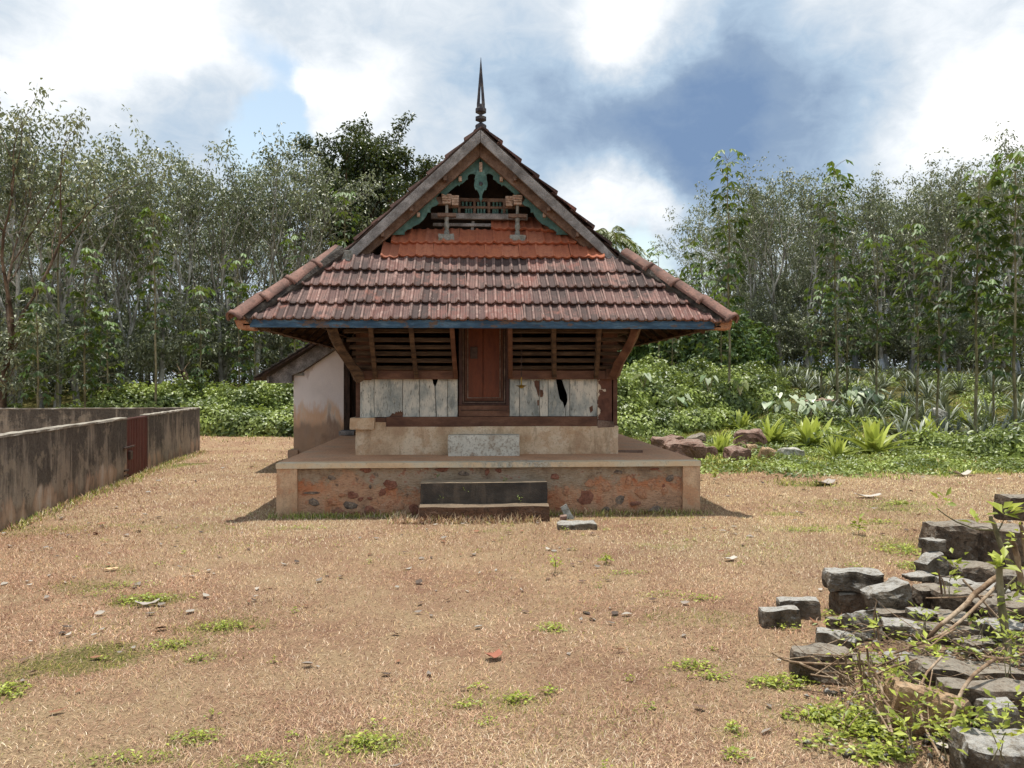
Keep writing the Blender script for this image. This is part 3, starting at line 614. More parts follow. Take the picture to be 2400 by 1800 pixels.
def build_wall():
    Y = 10.45
    def zz(y, Yp=Y): return W(1100, y, Yp).z
    def pl(poly, name='wall_plank', mat=M_plank, y0=Y, th=.03, bev=.004):
        return MB().prism(PX(poly, y0), y0, y0+th).build(name, mat, shrine, bev)
    T, B = 887, 977.5
    e = [843.6, 876.8, 943.7, 983.5, 1020, 1049, 1073]
    for i in range(6):
        b = B+3 if i == 0 else B; g = .5
        x0, x1 = e[i]+g, e[i+1]-g
        if i == 3: poly = [(x0, T), (1013, T), (1015, 897), (1018.5, 906), (1019.5, 930), (1020.5, 945), (1022, B), (x0, B)]
        elif i == 4: poly = [(1027, T), (x1, T), (x1, B), (1023.5, B), (1021.8, 945), (1020.6, 930), (1020, 906), (1024, 897)]
        elif i == 1: poly = [(x0, T), (x1, T), (x1, 964), (941, 966), (939, 961), (936, 966), (933, 963), (931, 967), (928, 964), (925, 970), (920, 968), (916, 973), (911, B), (x0, B)]
        else: poly = [(x0, T), (x1, T), (x1, b), (x0, b)]
        pl(poly, y0=Y+.002*(i % 2))
    pl([(908, 958), (944, 958), (944, B), (908, B)], 'bare_patch', M_wred, Y+.012, .01, 0)
    e2 = [1194, 1217.2, 1264.5, 1284.6]
    for i in range(3): pl([(e2[i]+.5, T), (e2[i+1]-.5, T), (e2[i+1]-.5, B-2), (e2[i]+.5, B-2)], y0=Y+.002*(i % 2))
    pl([(1285.2, T), (1303, T), (1307, 912), (1312, 935), (1320, 944), (1323, 957), (1326, 948), (1325, B-2), (1285.2, B-2)])
    pl([(1316, T), (1335, T), (1335, B-2), (1326, B-2), (1327, 950), (1330, 940), (1329.5, 925), (1323, 908)])
    for q in ([(1252, 893), (1258, 891), (1264, 893), (1264.3, 925), (1262, 930), (1257, 912), (1253, 903)], [(1265.5, 913), (1272, 914), (1274, 922), (1272, 930), (1266, 931)], [(1259, 938), (1263, 937), (1263.5, 950), (1260, 951)], [(1381, 955), (1389, 950), (1390, 962), (1384, 968)]):
        pl(q, 'bare_patch', M_wred, Y-.002, .004, 0)
    pl([(1336, T), (1400, T), (1400, B-2), (1336, B-2)], y0=Y+.003)
    pl([(1400.6, T), (1434, T), (1434.5, 1002), (1400.6, 1002)], 'corner_post', M_post, Y-.02, .14, .006)
    pl([(1400, 984), (1438, 988), (1441, 1001), (1400, 1003)], 'post_foot', M_wrust, Y-.045, .2, .01)
    # sill beam, its left stub, the wall body behind
    a, b = W(905, 990, 10.41).x, W(1400, 990, 10.41).x
    MB().box(a, b, 10.412, 10.55, zz(1000, 10.41), zz(976.6, 10.41)).build('sill_beam', M_wred, shrine, .006)
    a2 = W(877, 990, 10.41).x
    MB().box(a2, a-.004, 10.43, 10.55, zz(989, 10.41), zz(978.5, 10.41)).build('sill_stub', M_wred, shrine, .004)
    rough_box('plaster_patch', a2, a-.003, 10.415, 10.55, zz(1002, 10.41), zz(989, 10.41), M_plinth, shrine, 4, .004, .05, .02)
    MB().box(W(844, 990, 10.5).x, W(1434, 990, 10.5).x, 10.56, 10.60, 1.0, 1.20).build('wall_core', M_dark, shrine)
    # side and rear walls
    for x0, x1 in ((-1.50, -1.44), (2.02, 2.08)):
        MB().box(x0, x1, 10.52, 15.9, 1.0, 3.2).build('side_wall', M_wred, shrine)
    MB().box(-1.50, 2.08, 15.9, 15.96, 1.0, 3.9).build('rear_wall', M_wred, shrine)
    MB().box(-1.44, 2.02, 10.6, 15.9, 1.0, 1.02).build('inner_floor', M_dark, shrine)
    # door bay
    dw = thing_part = None
    x0, x1 = W(1075, 900, 10.47).x, W(1193.5, 900, 10.47).x; zb, zt = zz(976.4), 2.62
    zl = zz(948)
    MB().box(x0, x1, 10.445, 10.52, zb+.003, zl-.012).build('door_threshold', M_wred, shrine, .004)
    MB().box(x0+.03, x1-.03, 10.437, 10.45, zz(962), zz(960.6)).build('threshold_groove', M_dark, shrine)
    d = MB().box(x0+.06, x1-.06, 10.565, 10.585, zl, zt).build('door', M_frame, shrine)
    xm = W(1132, 900, 10.55).x
    for q0, q1, nm in ((x0+.002, x0+.05, 0), (x1-.05, x1-.002, 0)):
        MB().box(q0, q1, 10.43, 10.58, zl-.008, zt).build('jamb', M_frame, d, .006)
    MB().box(x0+.05, x1-.05, 10.45, 10.58, zl-.008, zl+.018).build('door_rail', M_frame, d, .005)
    for s, (q0, q1) in enumerate(((x0+.085, xm-.003), (xm+.003, x1-.085))):
        lf = MB().box(q0, q1, 10.535, 10.562, zl+.045, zt-.25).build('door_leaf', M_door, d, .004)
    for ins, yy, m in ((.052, 10.485, M_wrust), (.082, 10.505, M_wred), (.112, 10.52, M_wrust)):
        w_ = .02
        MB().box(x0+ins, x0+ins+w_, yy, yy+.04, zl+ins-.03, zt-.2).build('door_moulding', m, d, .003)
        MB().box(x1-ins-w_, x1-ins, yy, yy+.04, zl+ins-.03, zt-.2).build('door_moulding', m, d, .003)
        MB().box(x0+ins+w_, x1-ins-w_, yy, yy+.04, zl+ins-.03, zl+ins-.016).build('door_moulding', m, d, .003)
    MB().box(x0+.05, x1-.05, 10.46, 10.6, zt-.2, zt).build('door_lintel', M_frame, d)
    q = W(1102, 830, 10.5); MB().box(q.x, q.x+.10, 10.50, 10.535, q.z-.06, q.z+.10).build('door_hasp', M_iron, d, .004)
build_wall()

def build_screen():
    rows = [862, 844.5, 828.5, 813.5, 796, 776]
    bm_ = lambda px0, px1: MB().box(W(px0, 880, 10.38).x, W(px1, 880, 10.38).x, 10.36, 10.45, W(1, 888.5, 10.38).z, W(1, 867, 10.38).z)
    bm_(836, 1073).build('screen_rail', M_wred, shrine, .006); bm_(1195, 1440).build('screen_rail', M_wred, shrine, .006)
    rng = random.Random(2)
    for k, y in enumerate(rows):
        Yk = 10.34-.125*k; h = .052
        for (a, b) in ((838-6.5*k, 1062), (1201, 1438+7.5*k)):
            xa, za = xz(a, y, Yk); xb, zb = xz(b, y+rng.uniform(-1, 1), Yk)
            MB().bar((xa, Yk, za), (xb, Yk, zb), .026, h+rng.uniform(-.004, .004), (0, .35, 1)).build('slat', M_wbrown, shrine, .003)
    for a, b in ((880, 869), (976, 963), (1068, 1059), (1196, 1195), (1299, 1297), (1397, 1404)):
        pts = [W(a, 884, 10.33), W((a*2+b)/3, 848, 10.08), W((a+b*2)/3, 812, 9.83), W(b, 766, 9.52)]
        m = MB()
        for i in range(3): m.bar(pts[i], pts[i+1]+(pts[i+1]-pts[i])*.02, .058, .045, (0, -1, .4))
        m.build('screen_stud', M_wbrown if a not in (1068, 1196) else M_wred, shrine, .004)
    # curved corner brackets
    L = [W(776, 764, 9.55), W(784, 790, 9.70), W(800, 822, 9.90), W(820, 850, 10.08), W(836, 872, 10.22), W(842, 890, 10.32)]
    MB().tube(L, [.075, .075, .08, .085, .095, .085], 4).build('corner_bracket', M_wbrown, shrine, .012)
    Rr = [W(1492, 766, 9.55), W(1484, 792, 9.70), W(1468, 822, 9.92), W(1452, 848, 10.10), W(1440, 880, 10.30)]
    MB().tube(Rr, [.07, .07, .075, .08, .085], 4).build('corner_bracket', M_wred, shrine, .012)
    MB().prism(PX([(1420, 889), (1420, 862), (1444, 856), (1452, 862), (1450, 869), (1446, 872), (1449, 878), (1442, 889)], 10.36), 10.33, 10.45).build('bracket_foot', M_wred, shrine, .006)
    # broad post behind the screen at both ends
    for a in (858, 1425):
        x, _ = xz(a, 800, 10.45); MB().box(x-.075, x+.075, 10.44, 10.52, 1.64, 2.95).build('wall_post', M_wred, shrine, .005)
    # side screens
    for sx, xa in ((-1, -1.50), (1, 2.08)):
        for k in range(7):
            x = xa+sx*.03; z = 1.72+.098*k
            MB().bar((x, 10.55, z), (x, 15.9, z), .026, .052, (0, 0, 1)).build('side_slat', M_wbrown, shrine)
        for i in range(5):
            y = 11.2+1.1*i; MB().bar((xa+sx*.05, y, 1.66), (xa+sx*.05, y, 2.9), .055, .05, (0, 1, 0)).build('side_stud', M_wbrown, shrine)
    # lintel beam up under the roof so the space behind stays closed
build_screen()

# ---- roof
def tile_mesh(w=.232, length=.405, n=13, new=False):
    vs = []; fs = []
    def h(s):
        c = .5-.5*math.cos(4*math.pi*min(1, max(0, (s-.08)/.92)))
        base = .022*(1-c)**3.4 if not new else .018*(1-c**.5)
        rib = .012*max(0, 1-abs(s-.05)/.07)
        return base+rib
    for (y, lift) in ((0, .062), (.012, .066), (length, .010)):
        for i in range(n):
            s = i/(n-1); vs.append((s*w, y-(.012 if y == 0 else 0)*(1-h(s)/.026), h(s)+lift))
    for i in range(n): vs.append((i/(n-1)*w, .004, h(i/(n-1))+.022))
    for i in range(n-1):
        fs.append((i, i+1, n+i+1, n+i)); fs.append((n+i, n+i+1, 2*n+i+1, 2*n+i)); fs.append((3*n+i, 3*n+i+1, i+1, i))
    fs.append((0, n, 2*n, 3*n)); fs.append((n-1, 4*n-1, 3*n-1, 2*n-1))
    return vs, fs
T_old, T_new = tile_mesh(), tile_mesh(new=True)
def make_mesh(vf, name='roof_tile'):
    me = bpy.data.meshes.new(name); me.from_pydata(vf[0], [], vf[1]); me.update(); return me
ME_old, ME_new = make_mesh(T_old), make_mesh(T_new)
ME_old.materials.append(M_tile); ME_new.materials.append(M_tile_new)
GA, TW = .3345, .2315
rt = random.Random(9)
def clip_mesh(me, mtx, planes):
    """cut a tile by world planes; returns a new mesh, the same one when untouched, or None"""
    cut = False; inv = mtx.inverted()
    vs = [mtx @ v.co for v in me.vertices]
    for co, no in planes:
        s = [(v-co).dot(no) for v in vs]
        if min(s) > 0: return None
        if max(s) > 0: cut = True
    if not cut: return me
    bm = bmesh.new(); bm.from_mesh(me)
    for co, no in planes:
        g = bm.verts[:]+bm.edges[:]+bm.faces[:]
        bmesh.ops.bisect_plane(bm, geom=g, plane_co=inv @ co, plane_no=(inv.to_3x3() @ no).normalized(), clear_outer=True)
    if len(bm.faces) < 4: bm.free(); return None
    m2 = bpy.data.meshes.new('roof_tile'); bm.to_mesh(m2); bm.free(); m2.materials.append(me.materials[0]); return m2
def basis(p, X, Y, Z):
    return Matrix(((X.x, Y.x, Z.x, p.x), (X.y, Y.y, Z.y, p.y), (X.z, Y.z, Z.z, p.z), (0, 0, 0, 1)))
HIPL = (Vector((XL-.02, YE, 0)), Vector((-1, KL, 0)).normalized()); HIPR = (Vector((XR+.02, YE, 0)), Vector((1, KR, 0)).normalized())
HIPL = (HIPL[0], Vector((-1, KL, 0)).normalized()); HIPR = (HIPR[0], Vector((1, KR, 0)).normalized())
def put_tile(me, mtx, parent, planes, jit=1):
    sl = rt.random() < .06; w_ = mtx.translation; sag = .014*math.sin(w_.x*1.9+w_.y*2.3)
    m = mtx @ Matrix.Translation((rt.uniform(-.003, .003)*jit, rt.uniform(-.010, .010)*jit-(rt.uniform(.015, .035) if sl else 0), rt.uniform(-.003, .006)*jit+sag*.5)) @ Matrix.Rotation(R(rt.uniform(-1.3, 1.3)*jit*(2 if sl else 1)), 4, 'Z') @ Matrix.Rotation(R(rt.uniform(-.9, 1.1)*jit), 4, 'X')
    me = clip_mesh(me, m, planes)
    if me is None: return None
    o = bpy.data.objects.new('roof_tile', me); S.collection.objects.link(o)
    o.parent = parent; o.matrix_parent_inverse = Matrix.Translation(-parent.location); o.matrix_basis = m
    return o
def build_roof():
    a = math.atan(TF); X, Yv = Vector((1, 0, 0)), Vector((0, math.cos(a), math.sin(a))); Z = X.cross(Yv)
    for j in range(4):
        off = TW*.5*(j % 2)
        for i in range(-1, 28):
            x = XL-.1+i*TW+off
            put_tile(ME_old, basis(Vector((x, YE, ZE))+Yv*(j*GA-.01), X, Yv, Z), shrine, (HIPL, HIPR))
    for j, (p0, p1) in ((4, (893, 1416)), (5, (918, 1352)), (6, (1151, 1312))):
        Yj = YE+math.cos(a)*j*GA; xa, xb = W(p0, 600, Yj).x, W(p1, 600, Yj).x
        n = round((xb-xa)/TW)
        for i in range(n): put_tile(ME_new, basis(Vector((xa+i*TW, YE, ZE))+Yv*(j*GA-.01), X, Yv, Z), shrine, (HIPL, HIPR))
    # strip of old orange tile heads showing below the gap on one side
    # side slopes: the columns by the gable one by one, the rest joined
    for sgn, xe, tan, kk, hip in ((-1, XL, TL, KL, HIPL), (1, XR, TR, KR, HIPR)):
        b = math.atan(tan); Xs = Vector((0, sgn, 0)); Ys = Vector((-sgn*math.cos(b), 0, math.sin(b))); Zs = Xs.cross(Ys)
        hp = (hip[0], -hip[1]); run = abs(XC-xe)/math.cos(b); rows = int(run/GA)+1
        rest_v, rest_f = [], []
        for c in range(-5, 27):
            y0 = YB-.02+c*TW
            for j in range(rows):
                if j*GA > run-.12: continue
                org = Vector((xe, y0 if sgn > 0 else y0+TW, ZE))+Ys*(j*GA-.01); m = basis(org, Xs, Ys, Zs)
                ridge = (Vector((XC, 0, 0)), Vector((-sgn, 0, 0)))
                pl = (ridge,)+((hp,) if c < 0 else ())
                if c < 2:
                    put_tile(ME_old, m, shrine, pl, 1.6)
                else:
                    me = clip_mesh(ME_old, m, pl)
                    if me is None: continue
                    o = len(rest_v); rest_v += [tuple(m @ v.co) for v in me.vertices]; rest_f += [tuple(q+o for q in p.vertices) for p in me.polygons]
        prop(MB().add(rest_v, rest_f).build('side_roof_tiles', M_tile, shrine), kind='stuff')
    # boarding under the tiles
    d = .03
    def deck(pts, name='roof_deck'):
        n = len(pts); vs = [Vector(p)-Vector((0, 0, d)) for p in pts]+[Vector(p)-Vector((0, 0, d+.02)) for p in pts]
        MB().add(vs, [tuple(range(n)), tuple(range(2*n-1, n-1, -1))]+[(i, (i+1) % n, (i+1) % n+n, i+n) for i in range(n)]).build(name, M_dark, shrine)
    yt = 11.05; dz = (yt-YE)*TF
    deck([(XL, YE, ZE), (XR, YE, ZE), (XR-KR*(10.46-YE), 10.46, ZE+TF*(10.46-YE)), (1.32, 10.46, ZE+TF*(10.46-YE)), (1.0, 10.86, ZE+TF*1.46), (-.92, 10.66, ZE+TF*1.26), (-1.02, 10.46, ZE+TF*1.06), (XL+KL*(10.46-YE), 10.46, ZE+TF*(10.46-YE))])
    hl = ZE+TF*(YB-YE)
    deck([(XL, YE, ZE), (XL+KL*(YB-YE), YB, hl), (XC, YB, ZR), (XC, 16.5, ZR), (XL, 16.5, ZE)])
    deck([(XR, YE, ZE), (XR, 16.5, ZE), (XC, 16.5, ZR), (XC, YB, ZR), (XR-KR*(YB-YE), YB, hl)])
    MB().prism([(XL, ZE-.06), (XR, ZE-.06), (XC, ZR-.06)], 16.42, 16.46).build('rear_gable', M_dark, shrine)
    # fascia
    fx0, fx1 = W(586, 760, 9.40).x, W(1674, 760, 9.40).x
    MB().box(fx0, fx1, 9.39, 9.42, 2.272, 2.372).build('fascia', M_fascia, shrine, .004)
    for x in (fx0+.004, fx1-.034): MB().box(x, x+.03, 9.42, 16.5, 2.27, 2.345).build('side_fascia', M_wred, shrine)
    rng = random.Random(5)
    for sgn, xw, xe in ((-1, -1.48, fx0+.05), (1, 2.06, fx1-.05)):
        tan = TL if sgn < 0 else TR
        for i in range(11):
            y = 9.62+i*.6; lim = max(.1, (y-YE)*(KL if sgn < 0 else KR)-.12); xi = xe-sgn*min(abs(xw-xe), lim); zt_ = ZE+abs(xi-xe)*tan-.09
            MB().bar((xe, y, ZE-.085), (xi, y, zt_-.04), .06, .07, (0, 0, 1)).build('rafter', M_wbrown, shrine)
        for i in range(3):
            xx = xe-sgn*(.10+.22*i); MB().box(xx-.03, xx+.03, 9.55+abs(xx-xe), 16.4, ZE-.03+abs(xx-xe)*tan-.16, ZE-.03+abs(xx-xe)*tan-.135).build('eave_batten', M_wbrown, shrine)
    for i in range(9):
        x = fx0+.35+i*.62; y0 = 9.46; y1 = min(10.44, YE-.12+min(x-XL, XR-x)*.95)
        if y1 < y0+.2: continue
        MB().bar((x, y0, ZE+TF*(y0-YE)-.10), (x, y1, ZE+TF*(y1-YE)-.10), .06, .07).build('rafter', M_wbrown, shrine)
    # hip and main ridge tiles
    def ridge_piece(length=.43, r=.092, collar=True):
        vs = []; fs = []; n = 9
        secs = [(-.005, r*1.18), (.05, r*1.2), (.055, r*1.0), (length, r*.92)] if collar else [(0, r), (length, r*.95)]
        for y, rr in secs:
            for i in range(n):
                t = math.pi*(-.06+1.12*i/(n-1)); q = abs(math.cos(t))
                vs.append((rr*1.15*math.cos(t), y, rr*(math.sin(t)*.75+.25*(1-q))-.01))
        m = len(secs)
        for s in range(m-1):
            for i in range(n-1): fs.append((s*n+i, s*n+i+1, (s+1)*n+i+1, (s+1)*n+i))
        # thickness at the open lower end
        for i in range(n): v = vs[i]; vs.append((v[0]*.8, .01, v[2]*.8-.01))
        o = m*n
        for i in range(n-1): fs.append((o+i, o+i+1, i+1, i))
        return vs, fs
    ME_r = make_mesh(ridge_piece(), 'ridge_tile'); ME_r.materials.append(M_ridge)
    ME_r.polygons.foreach_set('use_smooth', [True]*len(ME_r.polygons))
    def run(p0, p1, up, n, name):
        p0, p1, up = Vector(p0), Vector(p1), Vector(up); dv = (p1-p0)/n; Yd = dv.normalized(); Xd = Yd.cross(up).normalized(); Zd = Xd.cross(Yd)
        for i in range(n):
            m = basis(p0+dv*i, Xd, Yd, Zd) @ Matrix.Rotation(R(rt.uniform(-2.5, 2.5)), 4, 'Z') @ Matrix.Rotation(R(rt.uniform(1.5, 4)), 4, 'X') @ Matrix.Scale(dv.length/.43*1.06, 4, (0, 1, 0))
            o = bpy.data.objects.new(name, ME_r); S.collection.objects.link(o); o.parent = shrine
            o.matrix_parent_inverse = Matrix.Translation(-shrine.location); o.matrix_basis = m
    tl = Vector((XL-.10, YE-.10, ZE+.02)); hl_ = Vector((XL+KL*(YB-YE)-.10, YB-.10, ZE+TF*(YB-YE)+.005))
    tr = Vector((XR+.12, YE-.12, ZE+.02)); hr_ = Vector((XR-KR*(YB-YE)+.10, YB-.10, ZE+TF*(YB-YE)+.005))
    run(tl, hl_, (-.4, -.4, 1), 4, 'hip_tile'); run(tr, hr_, (.4, -.4, 1), 4, 'hip_tile')
    MB().tube([tl+Vector((.12, .10, .0)), hl_+Vector((.05, 0, -.0))], [.085, .10], 8).build('mortar_bed', M_mortar, shrine)
    MB().tube([tr+Vector((-.12, .10, .0)), hr_+Vector((-.05, 0, -.0))], [.07, .08], 8).build('mortar_bed', M_mortar, shrine)
    run((XC, YB+.1, ZR-.0), (XC, 16.4, ZR-.0), (0, 0, 1), 13, 'ridge_tile')
    c = W(803, 608, 10.36); o = rough_box('cement_cap', c.x-.10, c.x+.13, 10.25, 10.42, c.z-.08, c.z+.10, M_cement, shrine, 7, .02, .05, .12, 9)
    for px, s in ((570, -1), (1697, 1)):
        c = W(px, 762, 9.42); MB().prism([(c.x-.11, c.z+.07), (c.x+.11, c.z+.07), (c.x+.11-.03*s, c.z-.06), (c.x-.09-.03*s, c.z-.05)], 9.40, 9.62).build('eave_corner', M_wstoneo, shrine, .02)
build_roof()

def build_gable():
    c2 = lambda L: [(900+x/4.88, 300+y/4.88) for x, y in L]
    Y = 10.36
    MB().prism(PX([(1125.6, 304), (799, 604), (816, 617), (1125.6, 333)], Y), Y, Y+.045).build('bargeboard', M_wgrey, shrine, .005)
    MB().prism(PX([(1126.4, 304), (1126.4, 333), (1290, 484), (1352, 541), (1392, 577), (1440, 621), (1455, 615), (1410, 568)], Y), Y, Y+.045).build('bargeboard', M_wgrey, shrine, .005)
    # top edge boards carrying the verge, seen as the darker upper strip
    a = [W(1126, 302, Y+.02), W(797, 602, Y+.02), W(1457, 612, Y+.02)]
    for q in (1, 2): MB().bar(a[0]+Vector((0, .06, .0)), a[q]+Vector((0, .06, 0)), .13, .022, (0, 0, 1)).build('verge_board', M_dark, shrine)
    Y = 10.52
    MB().prism(PX([(1124, 322), (812, 617), (840, 617), (1124, 366)], Y), Y, Y+.07).build('gable_rafter', M_wrust, shrine, .005)
    MB().prism(PX([(1124.4, 322), (1124.4, 366), (1412, 617), (1436, 617)], Y), Y, Y+.07).build('gable_rafter', M_wrust, shrine, .005)
    # small blocks between the two
    for t in (.28, .55, .78):
        for s in (-1, 1):
            px, py = 1125+s*t*292, 345+t*262
            w = W(px, py, 10.45); MB().box(w.x-.02, w.x+.02, 10.40, 10.52, w.z-.035, w.z+.035).build('verge_block', M_wrust, shrine)
    # carved teal board: scalloped lower edge, split at the apex with a pendant between
    left = c2([(1100, 250), (-60, 1245), (60, 1222), (240, 1218), (232, 1192), (268, 1160), (310, 1150), (330, 1128), (400, 1095), (450, 1050), (482, 1005), (500, 965), (532, 968), (528, 930), (545, 905), (600, 885), (625, 860), (590, 800),
               (640, 740), (715, 770), (722, 748), (760, 715), (815, 668), (845, 650), (862, 665), (868, 645), (905, 628), (942, 592), (960, 588), (958, 545), (985, 525), (1020, 520), (1050, 538), (1060, 560), (1042, 572), (1030, 580), (1046, 590), (1066, 560), (1100, 560)])
    Y = 10.64
    MB().prism(PX(left, Y), Y, Y+.03).build('carved_board', M_teal, shrine)
    right = [(2*1126.2-p[0], p[1]) for p in left]
    MB().prism(PX(right, Y), Y, Y+.03).build('carved_board', M_teal, shrine)
    pend = []
    for i in range(17):
        t = R(50+i*260/16-5); pend.append((1107+80*math.sin(t+math.pi*0), 640-80*math.cos(t)))
    pts = [(1040, 560), (1040, 590), (1032, 625), (1030, 660), (1042, 700), (1052, 712), (1060, 704), (1075, 728), (1090, 760), (1096, 790), (1086, 808), (1098, 825), (1107, 850), (1118, 825), (1130, 808), (1120, 790), (1126, 760), (1140, 728), (1155, 704), (1163, 712), (1172, 700), (1185, 660), (1184, 625), (1176, 590), (1176, 560), (1150, 480), (1065, 480)]
    p = MB().prism(PX(c2(pts), 10.60), 10.60, 10.632).build('pendant', M_teal, shrine, .004)
    x, z = xz(900+1108/4.88, 300+636/4.88, 10.59)
    MB().lathe([(.020, -.012), (.028, 0), (.020, .012)], (0, 0, 0), 12).build('boss', M_spire, p).matrix_basis = Matrix.Translation((x-0, 10.595, z)) @ Matrix.Rotation(R(90), 4, 'X')
    for cx, cy, w, h in ((1107, 448, 36, 110), (872, 580, 38, 58), (1342, 585, 38, 55), (394, 990, 36, 48), (1835, 995, 36, 48)):
        x, z = xz(900+cx/4.88, 300+cy/4.88, 10.6); w *= 10.6/1800/4.88; h *= 10.6/1800/4.88
        MB().box(x-w/2, x+w/2, 10.59, 10.645, z-h/2, z+h/2).build('peg', M_carved, shrine, .006)
    # two little posts with carved capitals
    for cx in (717, 1527):
        bx, bz = xz(900+cx/4.88, 300+1290/4.88, 10.70); s = 10.72/1800/4.88; zc = lambda cy: W(1100, 300+cy/4.88, 10.72).z
        po = MB().lathe([(22*s, zc(1265)), (30*s, zc(1225)), (30*s, zc(1185)), (20*s, zc(1168)), (30*s, zc(1140)), (32*s, zc(1110)), (22*s, zc(1075)), (28*s, zc(1040)), (28*s, zc(1030)), (18*s, zc(1010)), (18*s, zc(880))], (bx, 10.72, 0), 10).build('gable_post', M_cement, shrine, smooth=False)
        rough_box('cement_foot', bx-92*s, bx+88*s, 10.60, 10.78, zc(1305), zc(1232), M_cement, po, cx*.01, .014, .04, .14, 12)
        MB().box(bx-105*s, bx+105*s, 10.68, 10.76, zc(1022), zc(980)).build('cross_piece', M_wrust, po, .004)
        sg = 1 if cx < 1000 else -1
        cb = bx+sg*(-48+0)*s
        for i, (z0, z1, g) in enumerate(((878, 850, 0), (846, 822, 4), (818, 796, 8), (792, 772, 12))):
            MB().box(bx-(45+g)*s, bx+(48+g*.6)*s, 10.66-.006*i, 10.78, zc(z0), zc(z1)).build('capital_course', M_carved, po, .003)
            q = bx+sg*95*s; MB().box(q-(38+g*.5)*s, q+(38+g*.5)*s, 10.68-.006*i, 10.80, zc(z0+12), zc(z1+10)).build('capital_course', M_carved, po, .003)
        q = bx-sg*105*s; MB().prism([(q-62*s, zc(880)), (q+60*s, zc(880)), (q+60*s, zc(795)), (q-62*s-sg*-0, zc(795))], 10.70, 10.80).build('capital_block', M_wrust, po, .005)
    # lattice frame with turquoise balusters
    Yl = 10.92; z = lambda cy: W(1100, 300+cy/4.88, Yl).z; x = lambda cx: W(900+cx/4.88, 470, Yl).x
    fr = MB().box(x(700), x(1500), Yl, Yl+.05, z(838), z(800)).build('lattice_frame', M_wrust, shrine, .003)
    MB().box(x(700), x(1500), Yl+.002, Yl+.05, z(918), z(892)).build('lattice_rail', M_wrust, fr, .003)
    for cx in (1035, 1200, 860, 1375): MB().box(x(cx)-.018, x(cx)+.018, Yl-.003, Yl+.045, z(975), z(802)).build('lattice_stile', M_wrust, fr, .003)
    sm = M_teal
    for x0, x1 in ((880, 1010), (1060, 1165), (1235, 1350)):
        for i in range(3):
            cx = x0+(i+.5)*(x1-x0)/3; MB().lathe([(.012, z(892)), (.020, z(875)), (.012, z(865)), (.018, z(850)), (.014, z(838))], (x(cx), Yl+.03, 0), 6).build('baluster', sm, fr)
    for x0, x1 in ((785, 860), (925, 1015), (1060, 1165), (1240, 1310), (1340, 1420)):
        for i in range(3):
            cx = x0+(i+.5)*(x1-x0)/3; MB().lathe([(.012, z(972)), (.020, z(955)), (.012, z(945)), (.018, z(930)), (.014, z(918))], (x(cx), Yl+.03, 0), 6).build('baluster', sm, fr)
    MB().box(x(540), x(1640), 10.86, 10.93, z(1050), z(985)).build('gable_beam', M_wgrey, shrine, .004)
    MB().box(x(560), x(1240), 10.90, 10.95, z(1127), z(1092)).build('gable_batten', M_wgrey, shrine, .004)
    MB().bar((x(1000), 10.96, z(1250)), (x(1020), 10.96, z(1060)), .045, .04).build('gable_strut', M_wgrey, shrine)
    MB().prism(PX([(1126, 320), (830, 600), (1425, 600)], 11.25), 11.25, 11.28).build('gable_dark_sheet', M_hole, shrine)  # dark sheet added behind the lattice, its colour standing in for the shaded void
    # spire
    sp = lambda cy: W(1127, 120+cy/8.3, 10.58).z; s = 10.58/1800/8.3; xs = W(1127, 250, 10.58).x
    f = MB().lathe([(104*s*1.1, sp(1700)), (104*s*1.1, sp(1475)), (108*s*1.1, sp(1465)), (100*s, sp(1440)), (30*s, sp(1395)), (34*s, sp(1380)), (104*s*1.08, sp(1345)), (104*s*1.08, sp(1288)), (34*s, sp(1255)), (32*s, sp(1235)), (104*s*1.08, sp(1190)), (104*s*1.08, sp(1130)), (88*s, sp(1108)), (84*s, sp(1045))], (xs, 10.58, 0), 8, R(22.5)).build('spire', M_spire, shrine, .003)
    for sg in (-1, 1):
        o = lambda cx, cy: (xs+sg*cx*s, sp(cy))
        MB().prism([o(18, 1050), o(80, 1050), o(3, 138), o(0, 138), o(0, 660), o(6, 760)], 10.55, 10.61).build('spire_prong', M_spire, f, .004)
build_gable()

# ------------------------------------------------------------------ hanging brass lamp under the eave
def build_lamp():
    c = W(1222, 905, 10.02); t = thing('hanging_lamp', (c.x, c.y, c.z), 'small brass oil lamp hanging on a chain before the white planks', 'lamp')
    MB().lathe([(.005, .0), (.022, .004), (.030, .012), (.030, .018), (.068, .034), (.070, .038), (.060, .040), (.012, .044), (.008, .05)], c+Vector((0, 0, -.03)), 14).build('bowl', M_brass, t)
    m = MB(); z = c.z+.02
    m.tube([c+Vector((0, 0, .01)), c+Vector((0, 0, .12))], [.010, .006], 6)
    m.build('stem', M_brass, t)
    n = int((2.34-(c.z+.12))/.026); m = MB()
    for i in range(n+1):
        p = c+Vector((0, 0, .12+i*.026)); dx = Vector((.006, 0, 0)) if i % 2 else Vector((0, .006, 0))
        m.tube([p, p+dx+Vector((0, 0, .008)), p+dx+Vector((0, 0, .022)), p+Vector((0, 0, .03))], .0038, 4)
        m.tube([p, p-dx+Vector((0, 0, .008)), p-dx+Vector((0, 0, .022)), p+Vector((0, 0, .03))], .0038, 4)
    m.build('chain', M_iron, t)
build_lamp()

